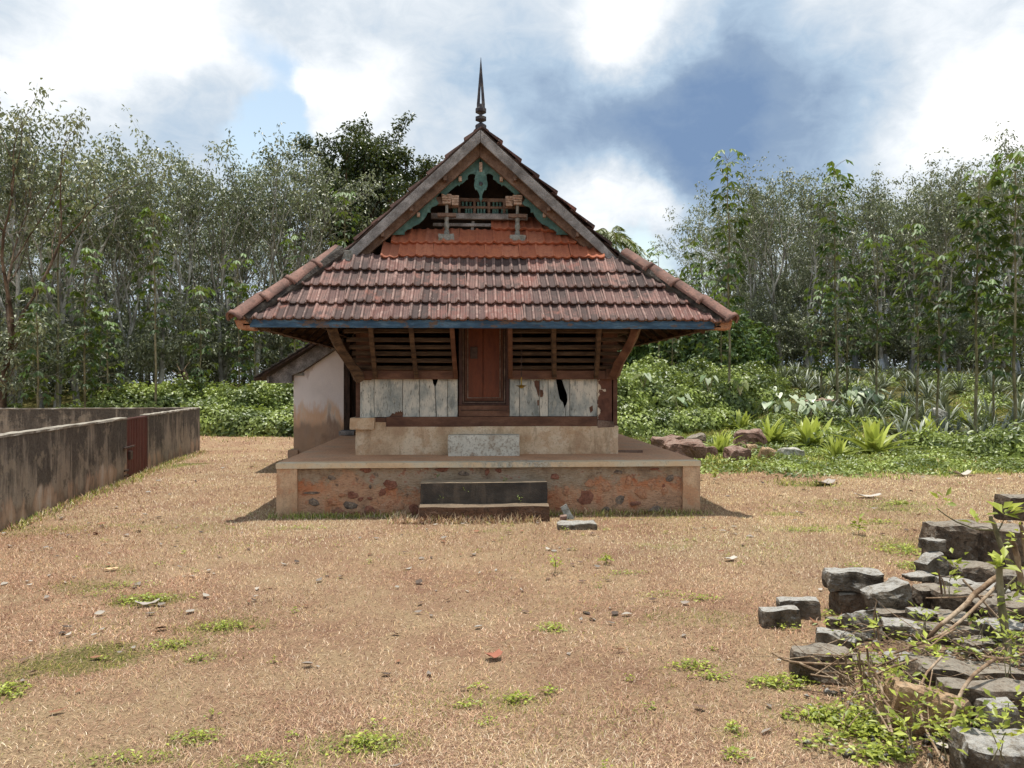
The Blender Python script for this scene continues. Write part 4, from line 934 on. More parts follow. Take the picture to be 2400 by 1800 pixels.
# ------------------------------------------------------------------ lean-to behind, on the left of the shrine
def build_annex():
    Y = 14.6
    an = thing('lean_to', (-2.8, Y, 0), 'whitewashed lean-to room with stained wall and sloping dark roof behind the shrine', 'outbuilding')
    z = lambda py: W(700, py, Y).z; x = lambda px: W(px, 900, Y).x
    MB().prism([(x(688), -.1), (x(688), z(881)), (x(712), z(871)), (x(785), z(822)), (x(806), z(812)), (x(806), -.1)], Y, Y+.2).build('wall', M_annex, an, .006)
    MB().box(x(688), x(688)+.2, Y+.2, 18.2, -.1, z(881)).build('side_wall', M_annex, an)
    rough_box('footing', x(676), x(700), Y-.06, Y+.3, -.1, W(680, 1054, Y).z, M_annex, an, 3, .01, .06, .04)
    rough_box('ledge', x(683), x(713), Y-.05, Y+.12, z(880.5), z(874), M_cement, an, 5, .006, .05, .05)
    p0, p1 = (x(607), z(888)), (x(745), z(804)); d = ((p1[0]-p0[0]), (p1[1]-p0[1])); p2 = (p0[0]+d[0]*1.45, p0[1]+d[1]*1.45)
    MB().prism([p0, p2, (p2[0], p2[1]-.05), (p0[0]+.01, p0[1]-.035)], Y-.35, 18.4).build('roof', M_dark, an, .004)
    # tile ends along the verge
    n = 10
    for i in range(n):
        q0 = (p0[0]+d[0]*1.4*i/n, p0[1]+d[1]*1.4*i/n+.012); q1 = (p0[0]+d[0]*1.4*(i+1.12)/n, p0[1]+d[1]*1.4*(i+1.12)/n+.004)
        MB().prism([q0, q1, (q1[0], q1[1]+.02), (q0[0], q0[1]+.045)], Y-.37, Y+.15).build('verge_tile', M_mortar, an, .005)
    MB().prism([(x(633), z(884)), (x(634), z(898)), (x(687), z(898)), (x(687), z(880)), (x(712), z(869)), (x(785), z(820)), (x(806), z(806)), (x(806), z(775)), (x(745), z(810))], Y-.12, Y-.02).build('rafter', M_wgrey, an, .006)
    MB().box(x(632), x(637), Y-.2, Y-.12, z(898), z(882)).build('purlin_end', M_wgrey, an)
    # doorway between lean-to and shrine
    fr = MB().box(x(806)+.005, x(821), Y-.06, Y+.08, .637, z(800)).build('door_post', M_dark, an, .006)
    MB().box(x(821), x(862), Y+.06, Y+.10, .637, z(800)).build('door', M_dark, an)
    for px in (829, 838): MB().box(x(px), x(px)+.012, Y+.045, Y+.06, .66, z(802)).build('door_batten', M_hole, an)
    MB().box(x(801), x(836), Y-.35, Y+.02, .64, .72).build('threshold', M_wgrey, an, .006)
build_annex()

# ------------------------------------------------------------------ compound wall
CA, CB = Vector((-5.11, 8.74, 0)), Vector((-6.28, 18.4, 0)); CD = (CB-CA).normalized(); CN = Vector((CD.y, -CD.x, 0))   # CN faces the yard
def on_wall(px):
    d = ray(px, 1000); a = Vector((d[0], d[1])); # a*t = CA + CD*s
    det = a.x*(-CD.y)-a.y*(-CD.x); s = (a.x*CA.y-a.y*CA.x)/det*1.0
    t = (CA.x*(-CD.y)-CA.y*(-CD.x))/det
    p = Vector((a.x*t, a.y*t, 0)); return (p-CA).dot(CD)
def wall_box(m, s0, s1, n0, n1, z0, z1):
    ps = [CA+CD*s+CN*n for s, n in ((s0, n0), (s1, n0), (s1, n1), (s0, n1))]
    vs = [(p.x, p.y, z0) for p in ps]+[(p.x, p.y, z1) for p in ps]
    return m.add(vs, [(0, 1, 2, 3), (4, 5, 6, 7), (0, 1, 5, 4), (1, 2, 6, 5), (2, 3, 7, 6), (3, 0, 4, 7)])
def wobbly(pts, nrm, n0, n1, z0, z1):
    rng = random.Random(len(pts)+int(n0*1000)); vs = []; fs = []
    for i, p in enumerate(pts):
        j = lambda s: rng.uniform(-s, s)
        for nn, zz in ((n0, z0), (n1, z0), (n1, z1), (n0, z1)):
            q = p+nrm*(nn+j(.006)); vs.append((q.x, q.y, zz+(j(.007) if zz == z1 else j(.003))))
        if i:
            o = i*4; fs += [(o-4+k, o-4+(k+1) % 4, o+(k+1) % 4, o+k) for k in range(4)]
    fs += [(3, 2, 1, 0), tuple(len(vs)-4+k for k in range(4))]
    return MB().add(vs, fs)
def build_cwall():
    cw = thing('compound_wall', (CA.x, CA.y, 0), 'low soot-streaked cement wall enclosing the empty yard beside the shrine', 'wall')
    g0, g1 = on_wall(297), on_wall(347); e = (CB-CA).length; H = 1.03
    for s0, s1 in ((-7, g0), (g1, e)):
        wall_box(MB(), s0, s1, -.13, 0, -.3, H-.03).build('wall_face', M_cwall, cw)
        wobbly([CA+CD*(s0+(s1-s0)*q/60) for q in range(61)], CN, -.14, .012, H-.03, H).build('wall_coping', M_cop2, cw)
    bd = Vector((-10.55, 18.05, 0))-CB; bd.normalize(); bn = Vector((-bd.y, bd.x, 0))
    if bn.y < 0: bn = -bn
    def bk(m, z0, z1, n0, n1, s0=-.0, s1=9):
        ps = [CB+bd*s+bn*n for s, n in ((s0, n0), (s1, n0), (s1, n1), (s0, n1))]; vs = [(p.x, p.y, z0) for p in ps]+[(p.x, p.y, z1) for p in ps]
        return m.add(vs, [(0, 1, 2, 3), (4, 5, 6, 7), (0, 1, 5, 4), (1, 2, 6, 5), (2, 3, 7, 6), (3, 0, 4, 7)])
    bk(MB(), -.3, 1.005, 0, .13, .0).build('rear_wall', M_cwall, cw); wobbly([CB+bd*(9*q/60) for q in range(61)], bn, -.01, .14, 1.005, 1.03).build('wall_coping', M_cop2, cw)
    # gate of ribbed sheet
    n = 26; m = MB(); vs = []; fs = []
    for i in range(n*2+1):
        s = g0+.02+(g1-g0-.04)*i/(n*2); off = -.035+(.022 if (i//2) % 2 else 0)
        p = CA+CD*s+CN*off; vs += [(p.x, p.y, .02), (p.x, p.y, .985)]
    for i in range(n*2): fs.append((2*i, 2*i+2, 2*i+3, 2*i+1))
    o2 = len(vs)
    for i in range(n*2+1):
        v0 = Vector(vs[2*i])-CN*.006; vs += [tuple(v0), (v0.x, v0.y, .985)]
    for i in range(n*2): fs.append((o2+2*i+1, o2+2*i+3, o2+2*i+2, o2+2*i))
    gate = m.add(vs, fs).build('gate', M_gate, cw)
    wall_box(MB(), g0+.005, g1-.005, -.06, -.012, .985, 1.01).build('gate_rail', M_gate, gate)
    wall_box(MB(), g0+.005, g0+.035, -.06, -.008, .0, .985).build('gate_stile', M_gate, gate); wall_box(MB(), g1-.035, g1-.005, -.06, -.008, .0, .985).build('gate_stile', M_gate, gate)
    gz_ = .52
    wall_box(MB(), g0-.22, g0+.32, .012, .035, gz_, gz_+.03).build('bolt', M_iron, gate, .004)
    wall_box(MB(), g0+.10, g0+.24, -.01, .03, gz_-.20, gz_-.06).build('lock_plate', M_iron, gate, .004)
    for zq in (.14, .06): wall_box(MB(), g0-.15, g0+.05, .0, .02, zq, zq+.025).build('hinge', M_iron, gate)
build_cwall()
# ------------------------------------------------------------------ vegetation
def leaf_arrays(base, dirv, nrm, L, Wd, tint, fold=.25, mid=.45):
    """diamond leaves folded on the midrib: four corners, two triangles each"""
    n = len(base); d = dirv/np.linalg.norm(dirv, axis=1, keepdims=True); s = np.cross(d, nrm); s /= np.linalg.norm(s, axis=1, keepdims=True)+1e-9
    u = np.cross(s, d); L = np.asarray(L).reshape(-1, 1)*np.ones((n, 1)); Wd = np.asarray(Wd).reshape(-1, 1)*np.ones((n, 1))
    v = np.empty((n, 4, 3)); v[:, 0] = base; v[:, 2] = base+d*L-u*L*.12
    v[:, 1] = base+d*L*mid+s*Wd*.5+u*Wd*fold; v[:, 3] = base+d*L*mid-s*Wd*.5+u*Wd*fold
    i = (np.arange(n)*4).reshape(-1, 1); f = np.concatenate([i+[0, 1, 2], i+[0, 2, 3]], 0)
    t = np.repeat(np.asarray(tint).reshape(n, -1), 4, 0)
    return v.reshape(-1, 3), f, t
def join(parts):
    vs, fs, ts, o = [], [], [], 0
    for v, f, t in parts:
        vs.append(v); fs.append(f+o); ts.append(t); o += len(v)
    return np.concatenate(vs), np.concatenate(fs), np.concatenate(ts)
def unit(a): return a/(np.linalg.norm(a, axis=-1, keepdims=True)+1e-9)
def limb_mesh(name, lines, sides=5):
    """lines: list of (points (k,3), radii (k)) -> one mesh of tapered tubes"""
    V, F, o = [], [], 0
    ang = np.arange(sides)/sides*2*np.pi
    for pts, rad in lines:
        pts = np.asarray(pts, float); k = len(pts); d = np.gradient(pts, axis=0); d = unit(d)
        ref = np.where(np.abs(d[:, 2:3]) < .9, [[0, 0, 1.]], [[1., 0, 0]]); a = unit(np.cross(d, ref)); b = np.cross(a, d)
        r = np.asarray(rad, float).reshape(k, 1, 1)
        V.append((pts[:, None]+(a[:, None]*np.cos(ang)[None, :, None]+b[:, None]*np.sin(ang)[None, :, None])*r).reshape(-1, 3))
        i, j = np.meshgrid(np.arange(k-1), np.arange(sides), indexing='ij'); i = i.ravel(); j = j.ravel(); j2 = (j+1) % sides
        F.append(np.stack([o+i*sides+j, o+i*sides+j2, o+(i+1)*sides+j2, o+(i+1)*sides+j], 1)); o += k*sides
    return np_mesh(name, np.concatenate(V), np.concatenate(F), smooth=True)

def grow_tree(seed, H, fork=.33, spread=.5, levels=4, kids=(3, 3, 3, 3), r0=.12, leaf=(.13, .05), per=9, whorl=3, lean=.06, tint=(0, 1), droop=.55, wig=.08, low=6, lmul=.62):
    rng = np.random.RandomState(seed); lines = []; tips = []
    def seg(p, d, L, r, lv):
        k = 5; pts = [p]; q = p.copy(); dd = d.copy()
        for i in range(k-1):
            dd = unit(dd+rng.normal(0, wig, 3)+np.array([0, 0, .05])); q = q+dd*L/(k-1); pts.append(q)
        re = r*(.62 if lv < levels else .3)
        lines.append((np.array(pts), np.linspace(r, re, k)))
        if lv >= 2:
            for t in rng.uniform(.3, 1, whorl if lv < levels else whorl+1):
                x = t*(k-1); i = min(k-2, int(x)); tips.append((pts[i]+(pts[i+1]-pts[i])*(x-i), dd))
            if lv == levels: tips.append((q, dd))
        if lv < levels:
            n = kids[lv-1]+(rng.rand() < .4)-(rng.rand() < .3); ph = rng.rand()*6.28
            for c in range(max(2, n)):
                az = ph+c*6.28/n+rng.normal(0, .4); tilt = spread*(1 if c else .35)*rng.uniform(.6, 1.25)
                ref = np.array([1., 0, 0]) if abs(dd[0]) < .8 else np.array([0, 1., 0]); a = unit(np.cross(dd, ref)); b = np.cross(dd, a)
                nd = unit(dd*math.cos(tilt)+(a*math.cos(az)+b*math.sin(az))*math.sin(tilt)+np.array([0, 0, .12]))
                at = q if c < 2 else pts[rng.randint(2, k-1)]
                seg(at, nd, L*lmul*rng.uniform(.8, 1.2), re*rng.uniform(.55, .85), lv+1)
    # trunk
    k = 9; q = np.zeros(3); d = unit(np.array([rng.normal(0, lean), rng.normal(0, lean), 1.])); pts = [q.copy()]; 
    for i in range(k-1):
        d = unit(d+rng.normal(0, .035, 3)*[1, 1, 0]); q = q+d*H*fork/(k-1); pts.append(q.copy())
    rad = np.linspace(r0, r0*.72, k); rad[0] *= 1.35; rad[1] *= 1.1
    pts[0][2] -= .3
    lines.append((np.array(pts), rad)); n = kids[0]; ph = rng.rand()*6.28
    for c in range(n):
        az = ph+c*6.28/n+rng.normal(0, .3); tilt = spread*rng.uniform(.5, 1.0)*(1 if c else .4)
        nd = unit(np.array([math.cos(az)*math.sin(tilt), math.sin(az)*math.sin(tilt), math.cos(tilt)])+d*.3)
        seg(q if c < 2 else pts[-2], nd, H*(1-fork)*.40, r0*.55, 1)
    for i in range(low):   # thin low shoots
        t = rng.uniform(.35, .95); p = pts[int(t*(k-1))]; az = rng.rand()*6.28
        nd = unit(np.array([math.cos(az), math.sin(az), rng.uniform(.2, 1.2)])); seg(p, nd, H*rng.uniform(.07, .13), .012, levels-1)
    # leaves in drooping whorls at the twigs
    T = np.array([t[0] for t in tips]); D = np.array([t[1] for t in tips]); m = len(T)
    B = np.repeat(T, per, 0); n = len(B); az = rng.rand(n)*6.28; el = rng.normal(.0, .45, n)
    pd = np.stack([np.cos(az)*np.cos(el), np.sin(az)*np.cos(el), np.sin(el)], 1); pet = rng.uniform(.04, .17, n)[:, None]*(leaf[0]/.13)
    base = B+pd*pet; ld = unit(pd*rng.uniform(.35, 1.1, n)[:, None]+np.array([0, 0, -1.])*droop*rng.uniform(.3, 1.8, n)[:, None]+rng.normal(0, .25, (n, 3)))
    nr = unit(np.stack([rng.normal(0, .5, n), rng.normal(0, .5, n), np.ones(n)], 1))
    cl = np.repeat(rng.uniform(tint[0], tint[1], m), per); tt = np.clip(cl+rng.normal(0, .12, n), 0, 1)
    v, f, t = leaf_arrays(base, ld, nr, leaf[0]*rng.uniform(.65, 1.25, n), leaf[1]*rng.uniform(.8, 1.2, n), tt[:, None]*np.ones((1, 3)))
    return limb_mesh('trunk', lines), np_mesh('crown', v, f, t), len(f)

NTRI = 0
def tree_thing(name, meshes, mats, loc, rz, sc, label, cat, group=None, extra=None):
    e = thing(name, loc, label, cat, group); e.rotation_euler.z = rz; e.scale = (sc, sc, sc)
    for nm, me, mt in zip(('trunk', 'crown'), meshes, mats):
        if me is None: continue
        o = bpy.data.objects.new(nm, me); S.collection.objects.link(o); o.parent = e
        if not me.materials: me.materials.append(mt)
    return e

def build_forest():
    rng = np.random.RandomState(21)
    var = [grow_tree(100+i, H=11.5, fork=.24+.05*(i % 3), spread=.60+.08*(i % 2), kids=(3, 3, 3, 3), r0=.11+.012*(i % 3), per=4, whorl=3, tint=(.1, 1), leaf=(.175, .078), low=22, lmul=.68, wig=.11) for i in range(7)]
    thick = [grow_tree(140+i, H=10.0, fork=.22, spread=.62, kids=(4, 3, 3, 3), r0=.10, per=9, whorl=3, tint=(0, .8), leaf=(.15, .07), low=14) for i in range(3)]
    skirt = MB().lathe([(.26, -.05), (.22, .3), (.14, .75), (.13, .9)], (0, 0, 0), 9); sk = bpy.data.meshes.new('rain_skirt'); sk.from_pydata(skirt.v, [], skirt.f[:-2]); sk.update(); sk.materials.append(M_skirt)
    bark_l = M_bark
    def put(x, y, side, row, hs=1.0, pick=None, sk_=False):
        t = var[rng.randint(len(var))] if pick is None else pick
        lab = {'L': 'thin grey rubber tree with upswept sparse branches in the plantation beyond the compound wall', 'R': 'thin grey rubber tree with upswept sparse branches in the plantation beyond the pineapple field'}[side]
        if pick is not None: lab = {'L': 'bushy low-branched tree filling the edge of the plantation beyond the compound wall', 'R': 'bushy low-branched tree filling the edge of the plantation beyond the pineapple field'}[side]
        e = tree_thing('rubber_tree' if pick is None else 'bushy_tree', t[:2], (bark_l, M_leaf_rub), (x, y, gz(x, y)-.05), rng.rand()*6.28, hs, lab, 'tree',
                       {'L': 'plantation trees beyond the compound wall', 'R': 'plantation trees beyond the pineapple field'}[side]+('' if pick is None else ', bushy'))
        if sk_:
            o = bpy.data.objects.new('rain_skirt', sk); S.collection.objects.link(o); o.parent = e
        return e
    r = ray(6, 900); e0 = put(r[0]*23.5, r[1]*23.5, 'L', 0, .95, None, True); e0['label'] = 'brown-trunked tree with grey plastic skirt standing right behind the rear compound wall'; del e0['group']; tk = [q_ for q_ in e0.children if q_.name.startswith('trunk')][0]; tk.data = tk.data.copy(); tk.data.materials.clear(); tk.data.materials.append(M_bark_b)
    st = thing('dead_stump', hit(437, 975), 'bent dead stump with broken pale twigs standing in the leafy thicket', 'stump'); s0 = st.location; q = lambda px, py: W(px, py, s0.y)
    link('trunk', limb_mesh('trunk', [(np.array([s0-Vector((0, 0, .2)), q(440, 940), q(442, 905), q(436, 885), q(428, 868)]), [.15, .14, .13, .12, .09])], 8), st, M_bark_b)
    link('broken_twig', limb_mesh('broken_twig', [(np.array([q(432, 880), q(420, 866), q(414, 852)]), [.03, .02, .01]), (np.array([q(430, 870), q(438, 856), q(446, 848)]), [.025, .015, .008]), (np.array([q(430, 872), q(412, 876), q(405, 868)]), [.02, .012, .008])], 5), st, M_twig)
    # forest edge seen from the yard: (px, distance, top py)
    def row(side, pts, depth, n, jit, hsj, first):
        for i in range(n):
            u = (i+.5+rng.uniform(-.35, .35))/n*(len(pts)-1); k = min(len(pts)-2, int(u)); w = u-k
            px, d, top = [pts[k][q]*(1-w)+pts[k+1][q]*w for q in range(3)]
            dd = d+depth+rng.uniform(-jit, jit); r = ray(px, 800); x, y = r[0]*dd, r[1]*dd
            h = EYE+(HY-top)/FPX*d-gz(x, y); put(x, y, side, 0, (h/11.6)*((.93 if px < 220 else .99 if px < 430 else 1.1) if side == 'L' else 1.02)*rng.uniform(1-hsj, 1+hsj*.4), None, side == 'R' and first and rng.rand() < .6)
    LP = [(-260, 25, 165), (-60, 27, 175), (60, 27, 205), (180, 29, 240), (300, 31, 275), (420, 33, 320), (520, 35, 350), (620, 37, 385), (720, 39, 400), (860, 43, 440)]
    RP = [(1690, 42, 430), (1760, 37, 385), (1860, 36, 370), (1980, 36, 385), (2100, 35, 385), (2220, 34, 355), (2340, 33, 335), (2460, 33, 325), (2600, 33, 320)]
    row('L', LP, 0, 13, 1.2, .10, True); row('L', LP, 3.5, 13, 1.5, .12, False); row('L', LP, 7, 13, 1.5, .12, False); row('L', LP, 11, 12, 2, .12, False); row('L', LP, 16, 12, 2, .12, False)
    row('R', RP, 0, 12, 1.0, .10, True); row('R', RP, 3.0, 12, 1.5, .10, True); row('R', RP, 6, 12, 1.5, .10, False); row('R', RP, 10, 12, 2, .10, False); row('R', RP, 15, 12, 2, .08, False)
    for i in range(12):
        u = rng.rand(); px = -200+1000*u; d = 33+13*u+rng.uniform(0, 8); r = ray(px, 800); put(r[0]*d, r[1]*d, 'L', 0, rng.uniform(.55, .8), thick[rng.randint(3)])
    for i in range(14):
        u = rng.rand(); px = 1680+850*u; d = 39-3*u+rng.uniform(0, 9); r = ray(px, 800); put(r[0]*d, r[1]*d, 'R', 0, rng.uniform(.5, .75), thick[rng.randint(3)])
    # broad dark tree rising behind the roof
    big = grow_tree(7, H=13, fork=.25, spread=.60, kids=(5, 4, 3, 3), r0=.3, per=16, whorl=4, leaf=(.17, .085), tint=(0, .9), droop=.2, low=0)
    r = ray(868, 800); d = 44
    tree_thing('broadleaf_tree', big[:2], (M_bark_b, M_leaf_dark), (r[0]*d, r[1]*d, .9), 1.1, 1.33, 'tall dense dark-leaved tree rising above the shrine roof beside the thinner plantation', 'tree')
    rt_ = grow_tree(31, H=8, fork=.25, spread=.7, kids=(4, 4, 3, 3), r0=.2, per=10, whorl=3, leaf=(.2, .10), tint=(0, .9), droop=.2, low=0)
    r = ray(1485, 800); d = 62
    tree_thing('round_tree', rt_[:2], (M_bark_b, M_leaf_dark), (r[0]*d, r[1]*d, 2.0), 0, 1.28, 'small far round-crowned tree just above the hip tiles of the roof', 'tree')
    # coconut palm
    r = ray(1432, 800); d = 60; base = Vector((r[0]*d, r[1]*d, 2.2)); hz = EYE+(HY-556)/FPX*d-2.2
    parts = []; pr = np.random.RandomState(3); lines = [(np.array([[0, 0, -.3], [.1, 0, hz*.5], [.0, .1, hz]]), [.22, .17, .13])]
    for i in range(22):
        az = i*2.4+pr.rand(); el = pr.uniform(-.3, 1.25); L = 2.9; n = 12; tt = np.linspace(0, 1, n)
        hx = np.array([math.cos(az), math.sin(az), 0]); path = np.array([0, .1, hz])+hx*(tt*L*math.cos(el))[:, None]+np.array([0, 0, 1])*((tt*math.sin(el)-tt**2*.75)*L)[:, None]
        lines.append((path, np.linspace(.035, .01, n)))
        q = 34; ts = np.linspace(.12, 1, q); P = np.stack([np.interp(ts, tt, path[:, c]) for c in range(3)], 1); side = np.cross(hx, [0, 0, 1])
        for sg in (-1, 1):
            dv = side*sg*.8+hx*.5+np.array([0, 0, -.55])+pr.normal(0, .12, (q, 3)); parts.append(leaf_arrays(P, dv, np.tile([0, 0, 1.], (q, 1)), (.75*(1-.5*np.abs(ts-.45))), .075, pr.uniform(0, 1, (q, 1))*np.ones((1, 3)), .1))
    e = thing('coconut_palm', base, 'coconut palm head far off, showing past the sloping gable edge of the roof', 'palm')
    v, f, t = join(parts)
    link('trunk', limb_mesh('trunk', lines[:1], 8), None, M_bark_b).parent = e
    link('crown', np_mesh('crown', v, f, t), None, M_leaf_palm).parent = e; link('frond_stalk', limb_mesh('frond_stalk', lines[1:], 4), None, M_bark_g).parent = e
build_forest()

# ---- young saplings with whorls of big three-part leaves
def sapling(seed, H, whorls, top=True, first=.45, L=.24):
    rng = np.random.RandomState(seed); k = 8; z = np.linspace(0, H, k); px = np.cumsum(rng.normal(0, .02, k))*H*.18; py = np.cumsum(rng.normal(0, .02, k))*H*.18
    stem = np.stack([px-px[0], py-py[0], z], 1); stem[0, 2] = -.3; lines = [(stem, np.linspace(.026+.003*H, .010, k))]; parts = []
    for w in range(whorls):
        t = first+(1-first)*(w+.3*rng.rand())/max(1, whorls-1) if whorls > 1 else 1; t = min(t, 1)
        c = np.array([np.interp(t*H, z, stem[:, q]) for q in range(3)]); n = rng.randint(9, 14); young = top and w == whorls-1
        for i in range(n):
            az = rng.rand()*6.28; el = rng.uniform(-.25, .75) if not young else rng.uniform(.2, 1.0); pl = rng.uniform(.18, .46)*(L/.24); cc = c+np.array([0, 0, rng.uniform(-.28, .12)])
            d = np.array([math.cos(az)*math.cos(el), math.sin(az)*math.cos(el), math.sin(el)]); tip = cc+d*pl
            lines.append((np.array([cc, cc+d*pl*.5+[0, 0, .02], tip]), [.005, .004, .003]))
            for a in (-.75, 0, .75):
                h = np.array([math.cos(az+a), math.sin(az+a), 0]); dv = h*.85+np.array([0, 0, -.65 if young else rng.uniform(-1.0, -.15)])
                nn = np.array([[math.cos(az)*.4, math.sin(az)*.4, 1.]])
                tv = np.clip((.78 if young else .08+.5*t*rng.rand())+rng.normal(0, .08), 0, 1.)
                parts.append(leaf_arrays(tip[None], dv[None], nn, L*rng.uniform(.75, 1.15), L*.40, np.full((1, 3), tv), .14, .55))
    v, f, t = join(parts)
    return limb_mesh('stem', lines, 5), np_mesh('crown', v, f, t)
def build_saplings():
    rng = np.random.RandomState(8)
    small = [sapling(300+i, 1, 1) for i in range(1)]
    def put(px, base_py, top_py, d, whorls, label, first=.45, L=.24, group=None):
        r = ray(px, 800); x, y = r[0]*d, r[1]*d; z = gz(x, y); H = EYE+(HY-top_py)/FPX*d-z
        st, cr = sapling(int(px)+int(top_py), H, int(whorls*1.7), True, first, L*1.12)
        e = thing('rubber_sapling', (x, y, z), label, 'sapling', group); e.rotation_euler.z = 0
        a = link('stem', st, None, M_bark_g); a.parent = e; b = link('crown', cr, None, M_leaf_sap); b.parent = e
    G1 = 'young rubber saplings before the plantation'
    put(1708, 850, 385, 24, 7, 'tallest lone sapling against the sky past the roof corner, with one bright top whorl', .42, .26)
    put(1962, 850, 395, 24, 6, 'slim sapling with dark drooping leaf whorls before the grey plantation, behind the taro plants', .45, .26)
    put(2380, 850, 385, 19, 7, 'tall leafy sapling at the view edge rising above the ruined stones', .40, .27)
    put(2285, 850, 425, 20, 7, 'sapling with glossy clustered crown standing just beside the tallest leafy sapling at the view edge', .5, .26)
    put(2150, 850, 545, 22, 5, 'sapling with two separate leaf tiers behind the pineapple rows', .5, .24)
    put(2195, 850, 605, 21, 5, 'sapling with leaning stem and pale top leaves among the pineapple rows', .4, .24)
    put(2055, 850, 570, 25, 5, 'sapling with yellowish middle whorls behind the row of white taro leaves', .4, .24)
    put(1985, 850, 665, 26, 4, 'short sapling with bright feathery leaves in front of the white-skirted trunks', .3, .24)
    put(1925, 850, 690, 27, 4, 'short bushy sapling at the plantation edge above the pineapple tops', .3, .24)
    put(2330, 850, 690, 22, 4, 'low sapling with wide leaf tier under the glossy clustered sapling', .4, .26)
    put(1622, 850, 570, 33, 4, 'thin sapling with a flower-like dry tip above the low thicket beside the roof', .5, .26)
    put(1545, 850, 605, 33, 3, 'sapling with flat umbrella of leaves peeping over the hip tiles', .4, .26)
    put(1650, 850, 640, 31, 5, 'sapling with dense leaves in the thicket right beside the roof corner', .2, .26)
    put(1590, 850, 650, 34, 5, 'dark sapling in the thicket between the umbrella-leaved sapling and the roof corner', .1, .28)
    put(1575, 850, 690, 30, 5, 'low sapling just behind the eave corner in the thicket', .2, .26)
    put(1690, 850, 690, 29, 4, 'sapling with light yellow-green leaves below the lone tall sapling', .2, .26)
    put(365, 850, 505, 24, 5, 'sapling with bright lime top in the middle of the plantation edge behind the compound', .5, .24)
    put(810, 850, 465, 33, 6, 'sapling with bright tufts next to the sloping gable board', .4, .28)
    put(135, 850, 380, 27, 4, 'tall sapling with one round lime tuft among the highest plantation crowns', .6, .24)
    put(200, 850, 610, 23, 5, 'sapling with green tiers over the compound rear wall', .3, .24)
    put(560, 850, 620, 28, 5, 'sapling with whitish glossy leaves left of the hip tiles', .3, .24)
    put(600, 850, 690, 29, 4, 'short sapling with yellow tuft just past the eave tip', .3, .24)
    put(470, 850, 690, 26, 4, 'dark sapling above the thicket behind the gate', .3, .24)
    put(90, 850, 680, 22, 4, 'low dark sapling behind the corner of the rear compound wall', .3, .24)
    put(255, 850, 740, 24, 3, 'small sapling with glossy tier above the thicket behind the compound', .4, .24)
    put(690, 850, 560, 32, 5, 'sapling half hidden behind the upper hip tiles', .3, .24)
build_saplings()
# understory: leafy shrubs in the shade under the plantation
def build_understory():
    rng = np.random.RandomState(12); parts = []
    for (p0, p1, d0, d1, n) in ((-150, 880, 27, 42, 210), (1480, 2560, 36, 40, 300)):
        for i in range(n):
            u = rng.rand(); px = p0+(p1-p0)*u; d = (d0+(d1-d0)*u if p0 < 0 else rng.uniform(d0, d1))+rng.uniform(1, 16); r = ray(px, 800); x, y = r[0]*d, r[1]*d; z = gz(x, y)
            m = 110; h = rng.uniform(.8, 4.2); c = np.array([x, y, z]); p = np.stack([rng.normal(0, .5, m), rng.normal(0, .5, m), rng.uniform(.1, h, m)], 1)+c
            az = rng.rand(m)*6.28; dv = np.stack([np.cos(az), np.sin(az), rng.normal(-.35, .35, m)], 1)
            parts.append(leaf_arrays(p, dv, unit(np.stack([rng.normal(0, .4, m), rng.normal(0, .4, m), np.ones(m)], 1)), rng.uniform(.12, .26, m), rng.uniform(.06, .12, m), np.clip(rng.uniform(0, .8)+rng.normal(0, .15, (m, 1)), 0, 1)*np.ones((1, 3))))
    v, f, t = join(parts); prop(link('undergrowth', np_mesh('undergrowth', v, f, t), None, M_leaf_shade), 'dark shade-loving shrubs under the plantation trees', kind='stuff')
build_understory()

# ---- mounds of creeper
def creeper(name, blobs, seed, dens, leaf, label, mat=M_leaf_bush, tint=(0.1, .95)):
    rng = np.random.RandomState(seed); parts = []
    for (x, y, rx, ry, h) in blobs:
        z0 = gz(x, y); area = (rx+ry)*math.pi*h*.8+rx*ry*2.5; n = int(area*dens)
        az = rng.rand(n)*6.28; cz = rng.uniform(-.05, 1, n); cr = np.sqrt(np.clip(1-cz**2, 0, 1)); sh = rng.uniform(.78, 1.04, n)*(1+.0*az)
        nx, ny = np.cos(az)*cr, np.sin(az)*cr
        lump = 1+.28*(fbm(nx*2.3+x*1.1+5, (ny+cz)*2.3+y, 3)-.5)*2
        p = np.stack([x+nx*rx*sh*lump, y+ny*ry*sh*lump, z0+cz*h*sh*lump], 1)
        nr = unit(np.stack([nx/rx, ny/ry, cz/h+.25], 1)+rng.normal(0, .38, (n, 3)))
        dv = unit(np.cross(nr, rng.normal(0, 1, (n, 3)))+np.array([0, 0, -.35]))
        clump = fbm(p[:, 0]*1.7+seed, p[:, 2]*2.4+p[:, 1]*1.7, 3); tt = np.clip(tint[0]+(tint[1]-tint[0])*np.clip((clump-.3)*2.2, 0, 1)+rng.normal(0, .13, n), 0, 1)
        parts.append(leaf_arrays(p, dv, nr, leaf[0]*rng.uniform(.6, 1.3, n), leaf[1]*rng.uniform(.6, 1.3, n), tt[:, None]*np.ones((1, 3)), .12, .5))
    v, f, t = join(parts); prop(link(name, np_mesh(name, v, f, t), None, mat), label, kind='stuff')
